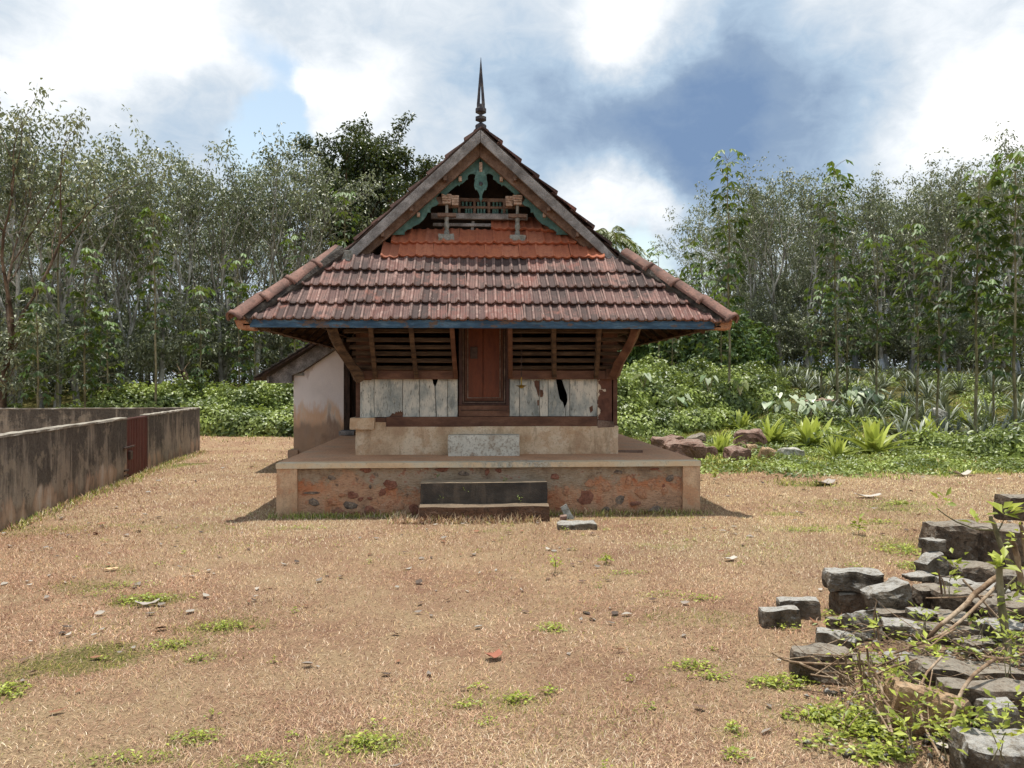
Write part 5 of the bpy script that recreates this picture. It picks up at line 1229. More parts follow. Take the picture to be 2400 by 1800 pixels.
def build_creepers():
    rng = np.random.RandomState(5); bl = []
    def b(px, py, d, rx, ry, h): r = ray(px, 900); bl.append((r[0]*d, r[1]*d, rx, ry, h))
    for px, d, h, rx in ((60, 23.5, .75, 1.0), (130, 23, .9, 1.0), (200, 23.5, 1.0, 1.1), (270, 24, 1.35, 1.2), (330, 24.5, 1.6, 1.3), (400, 25, 1.65, 1.3), (470, 25.5, 1.55, 1.3), (540, 25, 1.55, 1.4), (610, 25.5, 1.6, 1.4), (680, 26, 1.6, 1.4), (750, 26.5, 1.5, 1.4),
                         (520, 23.6, .9, .9), (590, 23.6, .85, 1.0), (650, 23.4, .7, .9), (470, 23.8, 1.0, .9), (700, 23.8, .9, 1.0), (780, 24.5, 1.1, 1.3), (20, 24.5, .9, 1.2)):
        b(px, 0, d, rx, .9, h)
    creeper('creeper_thicket', bl, 3, 330, (.125, .085), 'leafy creeper thicket along the far side of the yard and compound wall')
    bl.clear()
    for px, d, h, rx in ((1440, 22, 1.5, 1.2), (1500, 22.5, 1.55, 1.2), (1560, 23, 1.45, 1.2), (1620, 23.5, 1.35, 1.2), (1680, 24, 1.2, 1.2), (1740, 25, 1.15, 1.2), (1470, 21, .7, 1.1), (1540, 21.5, .6, 1.0), (1610, 22, .6, 1.0), (1400, 24, 1.5, 1.4), (1520, 26, 1.5, 1.6), (1630, 27, 1.4, 1.6), (1740, 28, 1.2, 1.6), (1680, 22.5, .5, .9)):
        b(px, 0, d, rx, 1.0, h)
    creeper('creeper_bank', bl, 4, 330, (.12, .085), 'dense leafy creeper bank beyond the platform of the shrine')
    bl.clear()
    for i in range(60):
        u = rng.rand(); px = 1760+720*u; d = rng.uniform(18, 33); b(px, 0, d, rng.uniform(.4, .9), rng.uniform(.4, .8), rng.uniform(.2, .55))
    for px, d, h in ((2310, 16.5, .55), (2370, 16, .7), (2420, 16, .8), (2250, 18, .45), (2340, 17.5, .6)): b(px, 0, d, .8, .7, h)
    creeper('field_weeds', bl, 6, 150, (.12, .06), 'low leafy weeds between the pineapple rows')
    bl.clear()
    for i in range(150):
        px = 1500+rng.rand()*960; dd = rng.uniform(13.5, 21); b(px, 0, dd, rng.uniform(.3, .8), rng.uniform(.3, .7), rng.uniform(.06, .2))
    creeper('ground_cover', bl, 9, 190, (.075, .045), 'small-leaved ground cover on the green bank', M_leaf_bush, (.2, 1))
    # thicket behind the eave corner: dark bushes
    bl.clear()
    for px, d, h in ((1500, 36, 2.6), (1560, 35, 3.2), (1620, 34, 3.2), (1680, 33, 3.0), (1460, 38, 2.5), (1730, 34, 2.6)): b(px, 0, d, 1.7, 1.4, h)
    creeper('thicket', bl, 8, 120, (.26, .12), 'dark glossy thicket behind the creeper bank beside the roof corner', M_leaf_sap, (0, .6))
build_creepers()

# ---- pineapple field
def rosette(seed, n, L, w, up=(.35, 1.25), bend=.5, segs=5, tint=(0, 1), fold=.2):
    rng = np.random.RandomState(seed); V, F, T, o = [], [], [], 0
    for i in range(n):
        az = rng.rand()*6.28; el = rng.uniform(*up); l = L*rng.uniform(.6, 1.1); h = np.array([math.cos(az), math.sin(az), 0]); s = np.array([-math.sin(az), math.cos(az), 0]); tv = rng.uniform(*tint)
        t = np.linspace(0, 1, segs); c = h*(t*l*math.cos(el)+t**2*l*bend*.3)[:, None]+np.array([0, 0, 1])*(t*l*math.sin(el)-t**2.4*l*bend*.6)[:, None]+rng.normal(0, .015, 3)
        ww = w*np.array([.55, 1, .9, .6, .03]) if segs == 5 else w*np.sin(np.linspace(.35, math.pi, segs))
        up_ = np.array([0, 0, fold*w])
        V.append(np.stack([c-s*ww[:, None]*.5+up_*(ww[:, None]/w), c, c+s*ww[:, None]*.5+up_*(ww[:, None]/w)], 1).reshape(-1, 3))
        for j in range(segs-1):
            for q in (0, 1): F.append([o+j*3+q, o+j*3+q+1, o+j*3+q+4, o+j*3+q+3])
        T.append(np.full((segs*3, 3), np.clip(tv+rng.normal(0, .06), 0, 1))); o += segs*3
    return np_mesh('leaves', np.concatenate(V), np.array(F), np.concatenate(T), True)
def plant(name, me, mat, loc, rz, sc, label, cat, group=None):
    o = bpy.data.objects.new(name, me); S.collection.objects.link(o); o.location = loc; o.rotation_euler.z = rz; o.scale = (sc,)*3
    if not me.materials: me.materials.append(mat)
    return prop(o, label, cat, group)
def build_plants():
    rng = np.random.RandomState(14); pv = [rosette(40+i, 30, .95, .055, (.3, 1.45), .45) for i in range(5)]; k = 0
    for r_ in range(8):
        d = 19+r_*1.9
        for px in np.arange(1780+(8-r_)*28 if r_ < 5 else 1690, 2480, 1800/d*.52):
            if rng.rand() < .12: continue
            p = px+rng.uniform(-14, 14); dd = d+rng.uniform(-.5, .5)+(.9 if p < 1900 else 0); r = ray(p, 900); x, y = r[0]*dd, r[1]*dd
            if dd < 21.5 and p < 2060: continue
            plant('pineapple_plant', pv[rng.randint(5)], M_leaf_pine, (x, y, gz(x, y)-.04), rng.rand()*6.28, rng.uniform(.8, 1.25), 'spiky grey-green pineapple plant in the rows before the plantation', 'pineapple plant', 'pineapple plants in the field'); k += 1
    for px, d in ((160, 23.2), (215, 23.4), (120, 24)):
        r = ray(px, 900); x, y = r[0]*d, r[1]*d
        plant('pineapple_plant', pv[rng.randint(5)], M_leaf_lily, (x, y, gz(x, y)+.1), rng.rand()*6.28, 1.1, 'spiky yellowish plant poking out over the compound rear wall', 'plant', 'spiky plants over the compound wall')
    lq = np.random.RandomState(60); lil = [rosette(600+i, 1, .92, .105, (.5+.16*i, .52+.16*i), .35, 5, (.25+.12*i, .3+.12*i), .25) for i in range(7)]
    def clump(loc, sc, lab, n=24):
        e = thing('lily_clump', loc, lab, 'lily'); e.scale = (sc,)*3
        for q in range(n):
            o = link('leaf', lil[lq.randint(7)], None, M_leaf_lily); o.parent = e; o.rotation_euler = (lq.normal(0, .12), lq.normal(0, .12), lq.rand()*6.28); o.scale = (lq.uniform(.7, 1.1),)*3; o.location = (lq.normal(0, .06), lq.normal(0, .06), 0)
    for i, (px, py, sc, lab) in enumerate(((1688, 1062, .80, 'yellow-green lily clump growing among the red rocks beside the platform'), (1808, 1040, 1.05, 'yellow-green lily clump behind the dark flat rock'),
            (1905, 1052, 1.15, 'broad lily clump with one bright yellow leaf past the round pink rock'), (2050, 1065, 1.25, 'tallest and fullest lily clump in the middle of the green patch'), (2180, 1036, 1.05, 'lily clump with a single upright folded leaf beside the fullest clump'),
            (1735, 1008, .8, 'small lily clump above the dark flat rock'), (2262, 998, .7, 'flattened lily clump beside the dark shrub'), (1990, 968, .8, 'lily clump under the white taro leaves'), (2105, 975, .7, 'thin lily clump by the grey stone on the bank'), (1960, 1075, .7, 'low lily sprout between the two biggest clumps'))):
        p = hit(px, py); clump(p+Vector((0, 0, -.03)), sc*1.12, lab, 38)
    # taro with big pale drooping leaves
    def taro(seed, n):
        q = np.random.RandomState(seed); parts = []; lines = []
        for i in range(n):
            az = q.rand()*6.28; l = q.uniform(.35, .8); h = np.array([math.cos(az)*.5, math.sin(az)*.5, 1.]); tip = h*l; lines.append((np.array([[0, 0, -.05], tip*.6+[0, 0, .03], tip]), [.014, .011, .008]))
            tv = q.choice([.1, .2, .3, .5, .8]); L = q.uniform(.28, .5)
            dv = unit(np.array([math.cos(az), math.sin(az), q.uniform(-1.6, -.4)])); up = unit(np.array([math.cos(az)*.8, math.sin(az)*.8, .8])); sd = unit(np.cross(dv, up)); up = np.cross(sd, dv)
            sh = [(0, 0, 0), (-.16, .16, .03), (-.22, .30, .06), (.0, .42, .07), (.35, .34, .05), (.7, .16, .0), (1, 0, -.10), (.45, 0, .02)]
            vv = [tip+dv*a*L+sd*b_*L+up*c_*L for a, b_, c_ in sh]+[tip+dv*a*L-sd*b_*L+up*c_*L for a, b_, c_ in sh[1:6]]
            ff = [(0, 1, 2), (0, 2, 3), (0, 3, 7), (3, 4, 7), (4, 5, 7), (5, 6, 7), (0, 9, 8), (0, 10, 9), (0, 7, 10), (10, 7, 11), (11, 7, 12), (12, 7, 6)]
            parts.append((np.array(vv), np.array(ff), np.full((13, 3), tv)))
        return [limb_mesh('stalk', [l], 5) for l in lines], [np_mesh('leaf_blade', *p) for p in parts]
    tv = [taro(80+i, 6) for i in range(5)]
    ts = [(1592, 940, 'two-leaved pale taro low in the creeper bank'), (1508, 880, 'pale taro leaf near the top of the creeper bank'), (1660, 890, 'lone pale taro leaf high on the bank'), (1735, 900, 'pale taro at the end of the creeper bank')]
    for i, (px, py, lab) in enumerate(ts):
        d = 20.9; p = W(px, py, d); st, lf = tv[i]; e = thing('taro_plant', (p.x, p.y, p.z-.3), lab, 'taro'); e.scale = (.62,)*3; 
        for nm, ms, mt in (('stalk', st, M_bark_g), ('leaf_blade', lf, M_leaf_taro)):
            for me in ms: o = link(nm, me, None, mt); o.parent = e
    for i in range(26):
        px = 1790+rng.rand()*270; d = rng.uniform(22.5, 26.5); r = ray(px, 900); x, y = r[0]*d, r[1]*d; st, lf = tv[rng.randint(5)]
        e = thing('taro_plant', (x, y, gz(x, y)), 'taro plant with big pale drooping leaves in the clump before the pineapples', 'taro', 'taro clump before the pineapples'); e.rotation_euler.z = rng.rand()*6.28; e.scale = (.85,)*3
        for nm, ms, mt in (('stalk', st, M_bark_g), ('leaf_blade', lf, M_leaf_taro)):
            for me in ms: o = link(nm, me, None, mt); o.parent = e
build_plants()
# ------------------------------------------------------------------ turf
DRY = np.array([lin(222, 194, 158)[:3], lin(208, 172, 142)[:3], lin(188, 150, 126)[:3], lin(234, 214, 186)[:3], lin(152, 116, 96)[:3], lin(220, 190, 144)[:3], lin(126, 94, 78)[:3], lin(196, 156, 128)[:3]])
GRN = np.array([lin(138, 148, 62)[:3], lin(112, 126, 50)[:3], lin(168, 170, 82)[:3], lin(188, 180, 104)[:3], lin(96, 110, 46)[:3]])
def inside_built(x, y, pad=0.0):
    a = (x > -2.3-pad) & (x < 2.91+pad) & (y > 9.33-pad) & (y < 17.1)
    b = (x > W(980, 1200, 8.88).x-pad) & (x < W(1289, 1200, 8.88).x+pad) & (y > 8.84-pad) & (y < 9.5)
    c = (x > -3.4) & (x < -2.2) & (y > 14.5) & (y < 18.2)
    s = (x-CA.x)*CN.x+(y-CA.y)*CN.y; w = (s < pad*.3) & (s > -.14)
    return a | b | c | w
def frustum_points(rng, n, d0, d1, p0=-60, p1=2460, power=1.0):
    """points on the ground, evenly spread per unit area between two distances from where one stands"""
    u = rng.rand(n); d = np.sqrt(d0**2+(d1**2-d0**2)*u); px = rng.uniform(p0, p1, n)
    uu = (px-1200)/FPX; return d*(math.sin(PSI)+uu*math.cos(PSI)), d*(math.cos(PSI)-uu*math.sin(PSI))
def blades(x, y, rng, hmin, hmax, w, lean, green, lift=0.0, simple=False):
    n = len(x); z = ground_z(x, y)-.004+lift; az = rng.rand(n)*6.28; h = rng.uniform(hmin, hmax, n); ln = np.clip(rng.normal(lean, .35, n), .1, 1.5)
    d = np.stack([np.cos(az)*np.sin(ln), np.sin(az)*np.sin(ln), np.cos(ln)], 1); s = np.stack([-np.sin(az), np.cos(az), np.zeros(n)], 1)*(w*rng.uniform(.6, 1.3, n))[:, None]*.5
    b = np.stack([x, y, z], 1); i = np.arange(n)[:, None]
    if simple:
        t = b+d*h[:, None]; k = 3; v = np.stack([b-s, b+s, t], 1).reshape(-1, 3); f = i*3+[0, 1, 2]
    else:
        m = b+d*(h*.55)[:, None]; dr = np.stack([np.cos(az+rng.normal(0, .8, n))*.5, np.sin(az+rng.normal(0, .8, n))*.5, -rng.uniform(0, .45, n)], 1); t = m+unit(d+dr)*(h*.5)[:, None]; t[:, 2] = np.maximum(t[:, 2], z+.003)
        k = 5; v = np.stack([b-s, b+s, m+s*.8, m-s*.8, t], 1).reshape(-1, 3); f = np.concatenate([i*5+[0, 1, 2], i*5+[0, 2, 3], i*5+[3, 2, 4]], 0)
    pal = np.where((rng.rand(n) < green)[:, None], GRN[rng.randint(0, len(GRN), n)], DRY[rng.randint(0, len(DRY), n)])
    # the turf is redder in the trodden middle and strawier elsewhere, in drifts
    dr_ = fbm(x*.42+1, y*.42+6, 4)[:, None]; yw = sstep(-2, 4, x)[:, None]*sstep(5, 9, y)[:, None]*.5
    pal = pal*(1+(dr_-.5+yw*.2)*np.array([.4, .9, 1.0])-yw*np.array([0, 0, .22]))*(.74+.5*fbm(x*1.4+7, y*1.4, 3))[:, None]*rng.uniform(.72, 1.14, (n, 1))
    return v, f, np.repeat(pal, k, 0)
def build_turf():
    rng = np.random.RandomState(77); parts = []; gparts = []
    for d0, d1, dens, hm, hx, w in ((2.6, 4.4, 21000, .014, .046, .0028), (4.4, 6.6, 11000, .015, .048, .0038), (6.6, 9.6, 8000, .016, .05, .0062), (9.6, 15, 2600, .02, .055, .010), (15, 26, 300, .03, .07, .018)):
        area = (d1**2-d0**2)*.5*1.4; n = int(area*dens); x, y = frustum_points(rng, n, d0, d1); k = ~inside_built(x, y, .01); x, y = x[k], y[k]
        # thin, patchy turf: bare crumbs of earth show between
        worn = sstep(.46, .62, fbm(x*.38+11, y*.38+4, 4))*np.exp(-((x+.9)/3.2)**2); k = (rng.rand(len(x)) < (.30+.95*fbm(x*3.1, y*3.1, 3))*(1-.55*worn)); x, y = x[k], y[k]
        g = green_at(x, y); gr = np.clip(.05+g*1.05+(fbm(x*1.3+3, y*1.3, 3)-.55)*.5, 0, 1)
        parts.append(blades(x, y, rng, hm, hx, w, 1.1, gr, 0, d0 > 6))
    v, f, t = join(parts); prop(link('dry_grass', np_mesh('dry_grass', v, f, t), None, M_grass), 'dry tan and straw grass covering the yard', kind='stuff')
    # lusher grass on the bank and against walls
    n = 150000; x, y = frustum_points(rng, n, 11.5, 27); g = green_at(x, y); k = (rng.rand(n) < g) & ~inside_built(x, y) & (x > 2); x, y = x[k], y[k]
    gp = [blades(x, y, rng, .05, .13, .016, .7, np.full(len(x), .93))]
    n = 16000; x, y = frustum_points(rng, n, 20, 26.5, -60, 1000); k = (rng.rand(n) < green_at(x, y)*.8+.1) & ~inside_built(x, y); gp.append(blades(x[k], y[k], rng, .05, .13, .02, .7, np.full(k.sum(), .75)))
    # along the foot of platform, steps and compound wall
    def strip(xa, ya, xb, yb, n, w, hm, hx, gr):
        t_ = rng.rand(n); x = xa+(xb-xa)*t_+rng.normal(0, w, n); y = ya+(yb-ya)*t_-np.abs(rng.normal(0, w, n)); k = ~inside_built(x, y, .005); keep = rng.rand(k.sum()) < .3+fbm(x[k]*4, y[k]*4, 2); x, y = x[k][keep], y[k][keep]
        gp.append(blades(x, y, rng, hm, hx, .006, .6, np.full(len(x), gr)))
    strip(-2.35, 9.32, -.8, 9.32, 1500, .09, .03, .11, .75); strip(.85, 9.32, 2.9, 9.32, 1800, .09, .03, .12, .5); strip(-.85, 8.84, .85, 8.84, 1500, .05, .04, .15, .08); strip(.72, 9.1, .85, 9.3, 300, .06, .05, .2, .15); strip(-.85, 9.1, -.72, 9.3, 300, .06, .05, .15, .15)
    e = CB-CA; n = 3500; t_ = rng.rand(n); off = np.abs(rng.normal(0, .10, n))+.02; x = CA.x+e.x*t_+CN.x*off; y = CA.y+e.y*t_+CN.y*off; gp.append(blades(x, y, rng, .03, .12, .010, .6, np.full(n, .55)))
    v, f, t = join(gp); prop(link('green_grass', np_mesh('green_grass', v, f, t), None, M_grass), 'fresh green grass on the bank and along the wall feet', kind='stuff')
    # broad-leaved weeds creeping through the turf
    parts = []
    def weed(cx, cy, rx, ry, n, L, mat_t=(.1, 1), h=.05):
        a = rng.rand(n)*6.28; r_ = rng.rand(n)**.75*(1.25-.95*fbm(np.cos(a)*2.2+cx*3, np.sin(a)*2.2+cy*3, 3)); x = cx+np.cos(a)*r_*rx; y = cy+np.sin(a)*r_*ry; k = ~inside_built(x, y); x, y = x[k], y[k]; m = len(x)
        if m == 0: return
        z = ground_z(x, y)+rng.uniform(.004, 1, m)*h*(1-.6*r_[k]); az = rng.rand(m)*6.28; dv = np.stack([np.cos(az), np.sin(az), rng.uniform(-.3, .5, m)], 1)
        parts.append(leaf_arrays(np.stack([x, y, z], 1), dv, unit(np.stack([rng.normal(0, .35, m), rng.normal(0, .35, m), np.ones(m)], 1)), L*rng.uniform(.6, 1.3, m), L*.55*rng.uniform(.7, 1.2, m), np.clip(rng.uniform(mat_t[0], mat_t[1], (m, 1)), 0, 1)*np.ones((1, 3)), .15))
    for px, py, rx, ry, n, L in ((340, 1408, .22, .13, 260, .035), (520, 1472, .17, .07, 150, .03), (400, 1515, .17, .08, 130, .028), (470, 1547, .07, .05, 50, .026), (5, 1628, .13, .14, 200, .03), (455, 1728, .13, .09, 130, .028), (860, 1755, .17, .11, 200, .03), (300, 1772, .2, .06, 90, .025), (620, 1790, .16, .06, 80, .025),
            (1295, 1470, .10, .08, 90, .032), (1620, 1560, .16, .09, 130, .032), (1665, 1585, .14, .06, 90, .032), (1815, 1600, .18, .10, 190, .036), (1880, 1590, .12, .09, 110, .036), (1210, 1640, .11, .07, 90, .03), (1285, 1620, .07, .05, 40, .03), (1100, 1655, .1, .05, 50, .028), (1120, 1610, .08, .04, 30, .028), (1720, 1710, .05, .08, 50, .03), (1720, 1775, .07, .06, 60, .03),
            (1640, 1405, .18, .08, 90, .03), (1560, 1395, .25, .08, 90, .025), (1420, 1310, .08, .06, 50, .03), (1480, 1345, .2, .06, 60, .03), (1900, 1245, .3, .1, 90, .04), (2110, 1180, .2, .12, 130, .05), (2060, 1225, .3, .12, 120, .04), (2120, 1290, .28, .35, 420, .04), (2150, 1330, .18, .25, 260, .04), (2000, 1330, .16, .1, 60, .03),
            (1950, 1680, .26, .13, 320, .045), (2040, 1720, .22, .16, 330, .045), (2060, 1770, .2, .1, 200, .042), (1930, 1740, .14, .1, 90, .036), (1850, 1470, .12, .06, 50, .03), (1930, 1440, .14, .06, 70, .03), (300, 1375, .3, .1, 150, .022), (230, 1395, .25, .08, 110, .022), (1150, 1700, .1, .06, 30, .025), (700, 1240, .5, .06, 120, .03), (1690, 1045, .4, .3, 200, .06)):
        g_ = G(px, py); weed(g_.x, g_.y, rx*1.15, ry*1.15, int(n*1.0), L*.8)
    for i in range(60):
        x, y = frustum_points(rng, 1, 2.9, 9); weed(float(x[0]), float(y[0]), .05, .04, 14, .022)
    v, f, t = join(parts); prop(link('creeping_weeds', np_mesh('creeping_weeds', v, f, t), None, M_leaf_lime), 'bright patches of creeping weeds in the dry turf', kind='stuff')
    # fallen leaves: curled, grey, brown and bleached
    cols = np.array([lin(188, 178, 164)[:3], lin(154, 142, 130)[:3], lin(190, 182, 170)[:3], lin(120, 96, 80)[:3], lin(158, 112, 84)[:3], lin(98, 84, 74)[:3]])
    V, F, T, o = [], [], [], 0
    for d0, d1, n in ((2.8, 5, 150), (5, 9, 480), (9, 18, 600)):
        x, y = frustum_points(rng, n, d0, d1); drift = fbm(x*.5+2, y*.5, 3)+.25*np.exp(-((x+1.9)**2/2+(y-7.2)**2/1.2)); k = (rng.rand(n) < np.clip((drift-.34)*2.8, .05, 1)) & ~inside_built(x, y, .02); x, y = x[k], y[k]; z = ground_z(x, y)
        for i in range(len(x)):
            L = rng.uniform(.03, .085)*(1 if d0 < 6 else 1.15); w = L*rng.uniform(.16, .34); az = rng.rand()*6.28; q = 6; tt = np.linspace(0, 1, q); prof = np.sin(np.linspace(.18, math.pi-.05, q)); curl = rng.uniform(-.1, .5); roll = rng.uniform(.1, .6)
            cx = (tt-.5)*L*(1-.2*abs(curl)); cz = .008+rng.uniform(0, .012)+curl*L*(tt-.4)**2*1.6; P = np.zeros((q, 3, 3)); P[:, :, 0] = cx[:, None]
            P[:, 0, 1] = prof*w; P[:, 2, 1] = -prof*w; P[:, 1, 2] = cz; P[:, 0, 2] = cz+roll*prof*w; P[:, 2, 2] = cz+roll*prof*w*rng.uniform(.2, 1)
            tilt = rng.normal(0, .25); P[:, :, 2] += P[:, :, 1]*tilt
            ca, sa = math.cos(az), math.sin(az); X_ = P[:, :, 0]*ca-P[:, :, 1]*sa+x[i]; Y_ = P[:, :, 0]*sa+P[:, :, 1]*ca+y[i]
            V.append(np.stack([X_, Y_, P[:, :, 2]+z[i]], 2).reshape(-1, 3))
            for j in range(q-1):
                for s in (0, 1): F.append([o+j*3+s, o+j*3+s+1, o+j*3+s+4, o+j*3+s+3])
            c = cols[rng.choice(6, p=[.22, .28, .06, .16, .14, .14])]*rng.uniform(.5, .85); T.append(np.tile(c, (q*3, 1))); o += q*3
    prop(link('fallen_leaves', np_mesh('fallen_leaves', np.concatenate(V), np.array(F), np.concatenate(T), True), None, M_litter), 'grey and brown fallen leaves strewn on the turf', kind='stuff')
build_turf()

# ------------------------------------------------------------------ loose stones
def stone(pl, pr, pt, pb, d, dep, mat, label, rz=0, tilt=0, roll=0, z=None, amp=.014, rnd=.22, cat='stone', name='stone_block', group='loose stones of the ruined wall', seed=None, freq=8):
    """a stone whose outline runs between those points of view at distance d, resting on the ground or at height z"""
    dep *= .66; s = seed or (pl*.013+pt*.007); w = (pr-pl)/FPX*d; c = ray((pl+pr)/2, pb); x, y = c[0]*d, c[1]*d+dep/2
    zb = (EYE+(HY-pb)/FPX*d) if z is None else z
    top = EYE+(HY-pt)/FPX*(d+dep*.35); h = max(.04, top-zb)
    me = rough_mesh(w, dep, h, s, amp*1.25, .03, rnd, freq)
    o = bpy.data.objects.new(name, me); S.collection.objects.link(o); me.materials.append(mat); o.location = (x, y, zb-.012); o.rotation_euler = (R(tilt), R(roll), R(rz)-PSI)
    return prop(o, label, cat, group)
def build_stones():
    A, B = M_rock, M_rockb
    st = stone
    st(1787, 1879, 1422, 1469, 5.04, .17, A, 'small grey block lying alone on the grass, nearer of the two paired blocks', 6, amp=.010)
    st(1831, 1927, 1401, 1451, 5.22, .16, A, 'small grey block just behind its twin on the grass', -4, amp=.010)
    st(1952, 2080, 1336, 1398, 5.32, .26, A, 'pale-topped block with an overhanging end resting on another block', -6, z=.165, amp=.018)
    st(1962, 2062, 1384, 1440, 5.34, .24, B, 'dark brown block under the pale-topped overhanging block', 3)
    st(2046, 2150, 1366, 1436, 5.05, .22, A, 'grey rough rock tilted on the pile beside the overhanging block', 14, 0, -10, z=.10, amp=.022, rnd=.3)
    st(2132, 2196, 1347, 1380, 5.5, .18, A, 'small flat grey block lying behind the tilted rock', 5, z=.19)
    st(2172, 2222, 1260, 1306, 5.7, .18, A, 'squarish grey block on top of the slim stack', 4, z=.36)
    st(2170, 2236, 1298, 1356, 5.62, .2, A, 'wedge-shaped grey block lower in the slim stack', 20, 0, -18, z=.17, amp=.018)
    st(2180, 2290, 1340, 1440, 5.6, .24, B, 'brown block buried at the foot of the slim stack', 0, z=-.02)
    st(2202, 2322, 1221, 1328, 5.75, .42, B, 'big dark block with flat top standing highest behind the cut stems', -5, z=.24, amp=.02)
    st(2300, 2440, 1235, 1345, 5.7, .42, B, 'big dark block continuing the wall beside the highest one', 2, z=.22, amp=.02)
    st(2364, 2470, 1158, 1232, 6.0, .3, B, 'dark upright block at the edge of the view on the wall top', 3, z=.52)
    st(2255, 2345, 1323, 1382, 5.5, .3, B, 'weathered brown block under the big dark block', 3, z=.08, amp=.02)
    st(2335, 2470, 1335, 1420, 5.45, .3, B, 'wide brown block in the wall behind the thick bare stem', -4, z=.02)
    st(1998, 2078, 1432, 1530, 4.72, .10, A, 'pebbly grey slab leaning upright against the pile', -8, -16, -14, z=0, amp=.016, freq=16)
    st(2060, 2148, 1428, 1480, 4.95, .24, B, 'brown-grey block between the leaning slab and the tilted rock', 4, z=.02)
    st(2086, 2200, 1460, 1520, 4.7, .26, A, 'flat grey block with worn corners in front of the pile', -10, 0, 6, z=.03, amp=.016)
    st(2150, 2222, 1372, 1424, 5.2, .22, B, 'brownish rock behind the leafy tuft on the pile', 12, z=.06, amp=.02)
    st(2215, 2330, 1385, 1475, 5.05, .3, B, 'dark block behind the crossing branches', -6, z=-.02)
    st(2300, 2450, 1400, 1540, 4.9, .4, B, 'largest dark block in the shade behind the thick bare stem', 3, z=-.02, amp=.02)
    st(2190, 2310, 1470, 1560, 4.6, .3, B, 'low dark block at the foot of the crossing branches', 8, z=-.03)
    st(1918, 2006, 1480, 1528, 4.62, .18, A, 'white-crusted grey block lying tilted in front of the leaning slab', -18, 6, 8, amp=.018, rnd=.28)
    st(1942, 1980, 1445, 1486, 4.9, .10, B, 'little earthy stone beside the leaning slab', 10, rnd=.35)
    st(1873, 2006, 1520, 1604, 4.12, .22, B, 'low broad block under the thin bent twigs', -6, amp=.018, rnd=.3)
    st(2078, 2256, 1604, 1722, 3.48, .24, M_rockt, 'tan split rock lying among the lime weeds', -12, 8, 12, z=-.02, amp=.03, rnd=.4, freq=5)
    st(2172, 2440, 1558, 1650, 3.75, .34, B, 'long mortared ledge of weathered stone at the near end of the ruin', -8, 0, 4, z=-.02, amp=.022)
    st(2285, 2460, 1728, 1810, 3.0, .3, A, 'pale crusted slab in the nearest corner of the ruin', -14, 6, 6, z=-.03, amp=.02)
    st(2230, 2450, 1600, 1690, 3.45, .2, B, 'dark hollowed block under the mortared ledge', -6, z=-.03)
    st(2226, 2300, 1362, 1420, 5.3, .3, A, 'grey block wedged under the weathered brown block', 9, 0, 5, z=.03); st(2300, 2380, 1372, 1440, 5.15, .3, A, 'grey block lying before the wide brown wall block', -12, 0, -6, z=.05, amp=.018)
    st(2150, 2210, 1428, 1478, 4.85, .24, A, 'little square grey block by the hanging leaf in the pile', 18, 0, 4, z=.02); st(2225, 2290, 1440, 1500, 4.75, .28, B, 'brown broken block under the forked branch', -20, 5, 0, z=-.02, amp=.018)
    st(2330, 2420, 1460, 1530, 4.55, .3, A, 'grey block at the root of the thick pale stem', 12, 0, -4, z=-.02); st(2270, 2345, 1500, 1560, 4.4, .26, B, 'low brown block half sunk behind the curved cane', 6, z=-.03)
    st(2008, 2075, 1540, 1590, 4.35, .2, B, 'half-buried brown block behind the upright sticks', -8, z=-.02); st(2090, 2160, 1530, 1578, 4.3, .2, A, 'half-buried grey block below the flat worn block', 14, z=-.02)
    st(2222, 2262, 1300, 1345, 5.85, .2, A, 'small grey block tucked beside the highest dark block', 8, z=.2); st(2330, 2400, 1640, 1720, 3.3, .2, A, 'grey broken block between the ledge and the crusted slab', -10, z=-.02)
    # pieces in front of the shrine
    st(1308, 1402, 1223, 1243, 8.36, .32, A, 'flat grey slab lying on the turf beside the steps', 2, cat='slab', name='stone_slab', group=None, amp=.010)
    s = W(1333, 1205, 8.9); o = bpy.data.objects.new('tile_shard', rough_mesh(.085, .018, .20, 3.3, .006, .02, .1)); S.collection.objects.link(o); o.data.materials.append(M_cement)
    o.location = (s.x+.04, 8.95, -.01); o.rotation_euler = (R(-12), R(-28), R(10)); prop(o, 'grey broken shard leaning against the platform foot beyond the slab', 'shard')
    st(1314, 1328, 1206, 1222, 8.9, .12, M_rockr, 'small reddish stone behind the leaning grey shard', 0, group=None)
    # red rocks beyond the platform
    g = 'red rocks beside the platform'
    def rk(pl, pr, pt, pb, d, dep, mat, label, rz=0, tilt=0):
        d = hit((pl+pr)/2, pb).y/ray((pl+pr)/2, pb)[1]; return st(pl, pr, pt, pb, d, dep, mat, label, rz, tilt, 0, gz(*[q*d for q in ray((pl+pr)/2, pb)[:2]])-.26, .06, .55, 'rock', 'rock', g, None, 3)
    rk(1560, 1652, 1030, 1084, 15.3, .7, M_rockr, 'biggest sloping red rock nearest the platform', 10, 8); rk(1532, 1612, 1024, 1060, 16.2, .6, M_rockr, 'long red rock lying behind the biggest one', -8)
    rk(1608, 1656, 1018, 1048, 16.6, .5, M_rockb, 'dark knobbly rock on top of the red heap', 12); rk(1724, 1800, 1008, 1052, 16.4, .6, M_rockr, 'dark flat-topped rock with a shadowed hollow', -12, -8)
    rk(1695, 1756, 1044, 1080, 15.3, .45, M_rockr, 'pinkish wedge of rock in the grass', 22, 10); rk(1785, 1824, 1048, 1078, 15.4, .3, M_rockt, 'round pink boulder beside the pale stones', 5)
    rk(1650, 1680, 1048, 1070, 15.8, .3, M_rockr, 'small reddish rock beside the first lily clump', 5); rk(1826, 1890, 1050, 1074, 15.6, .35, M_rockp, 'pale broken stones beside the round pink boulder', 8)
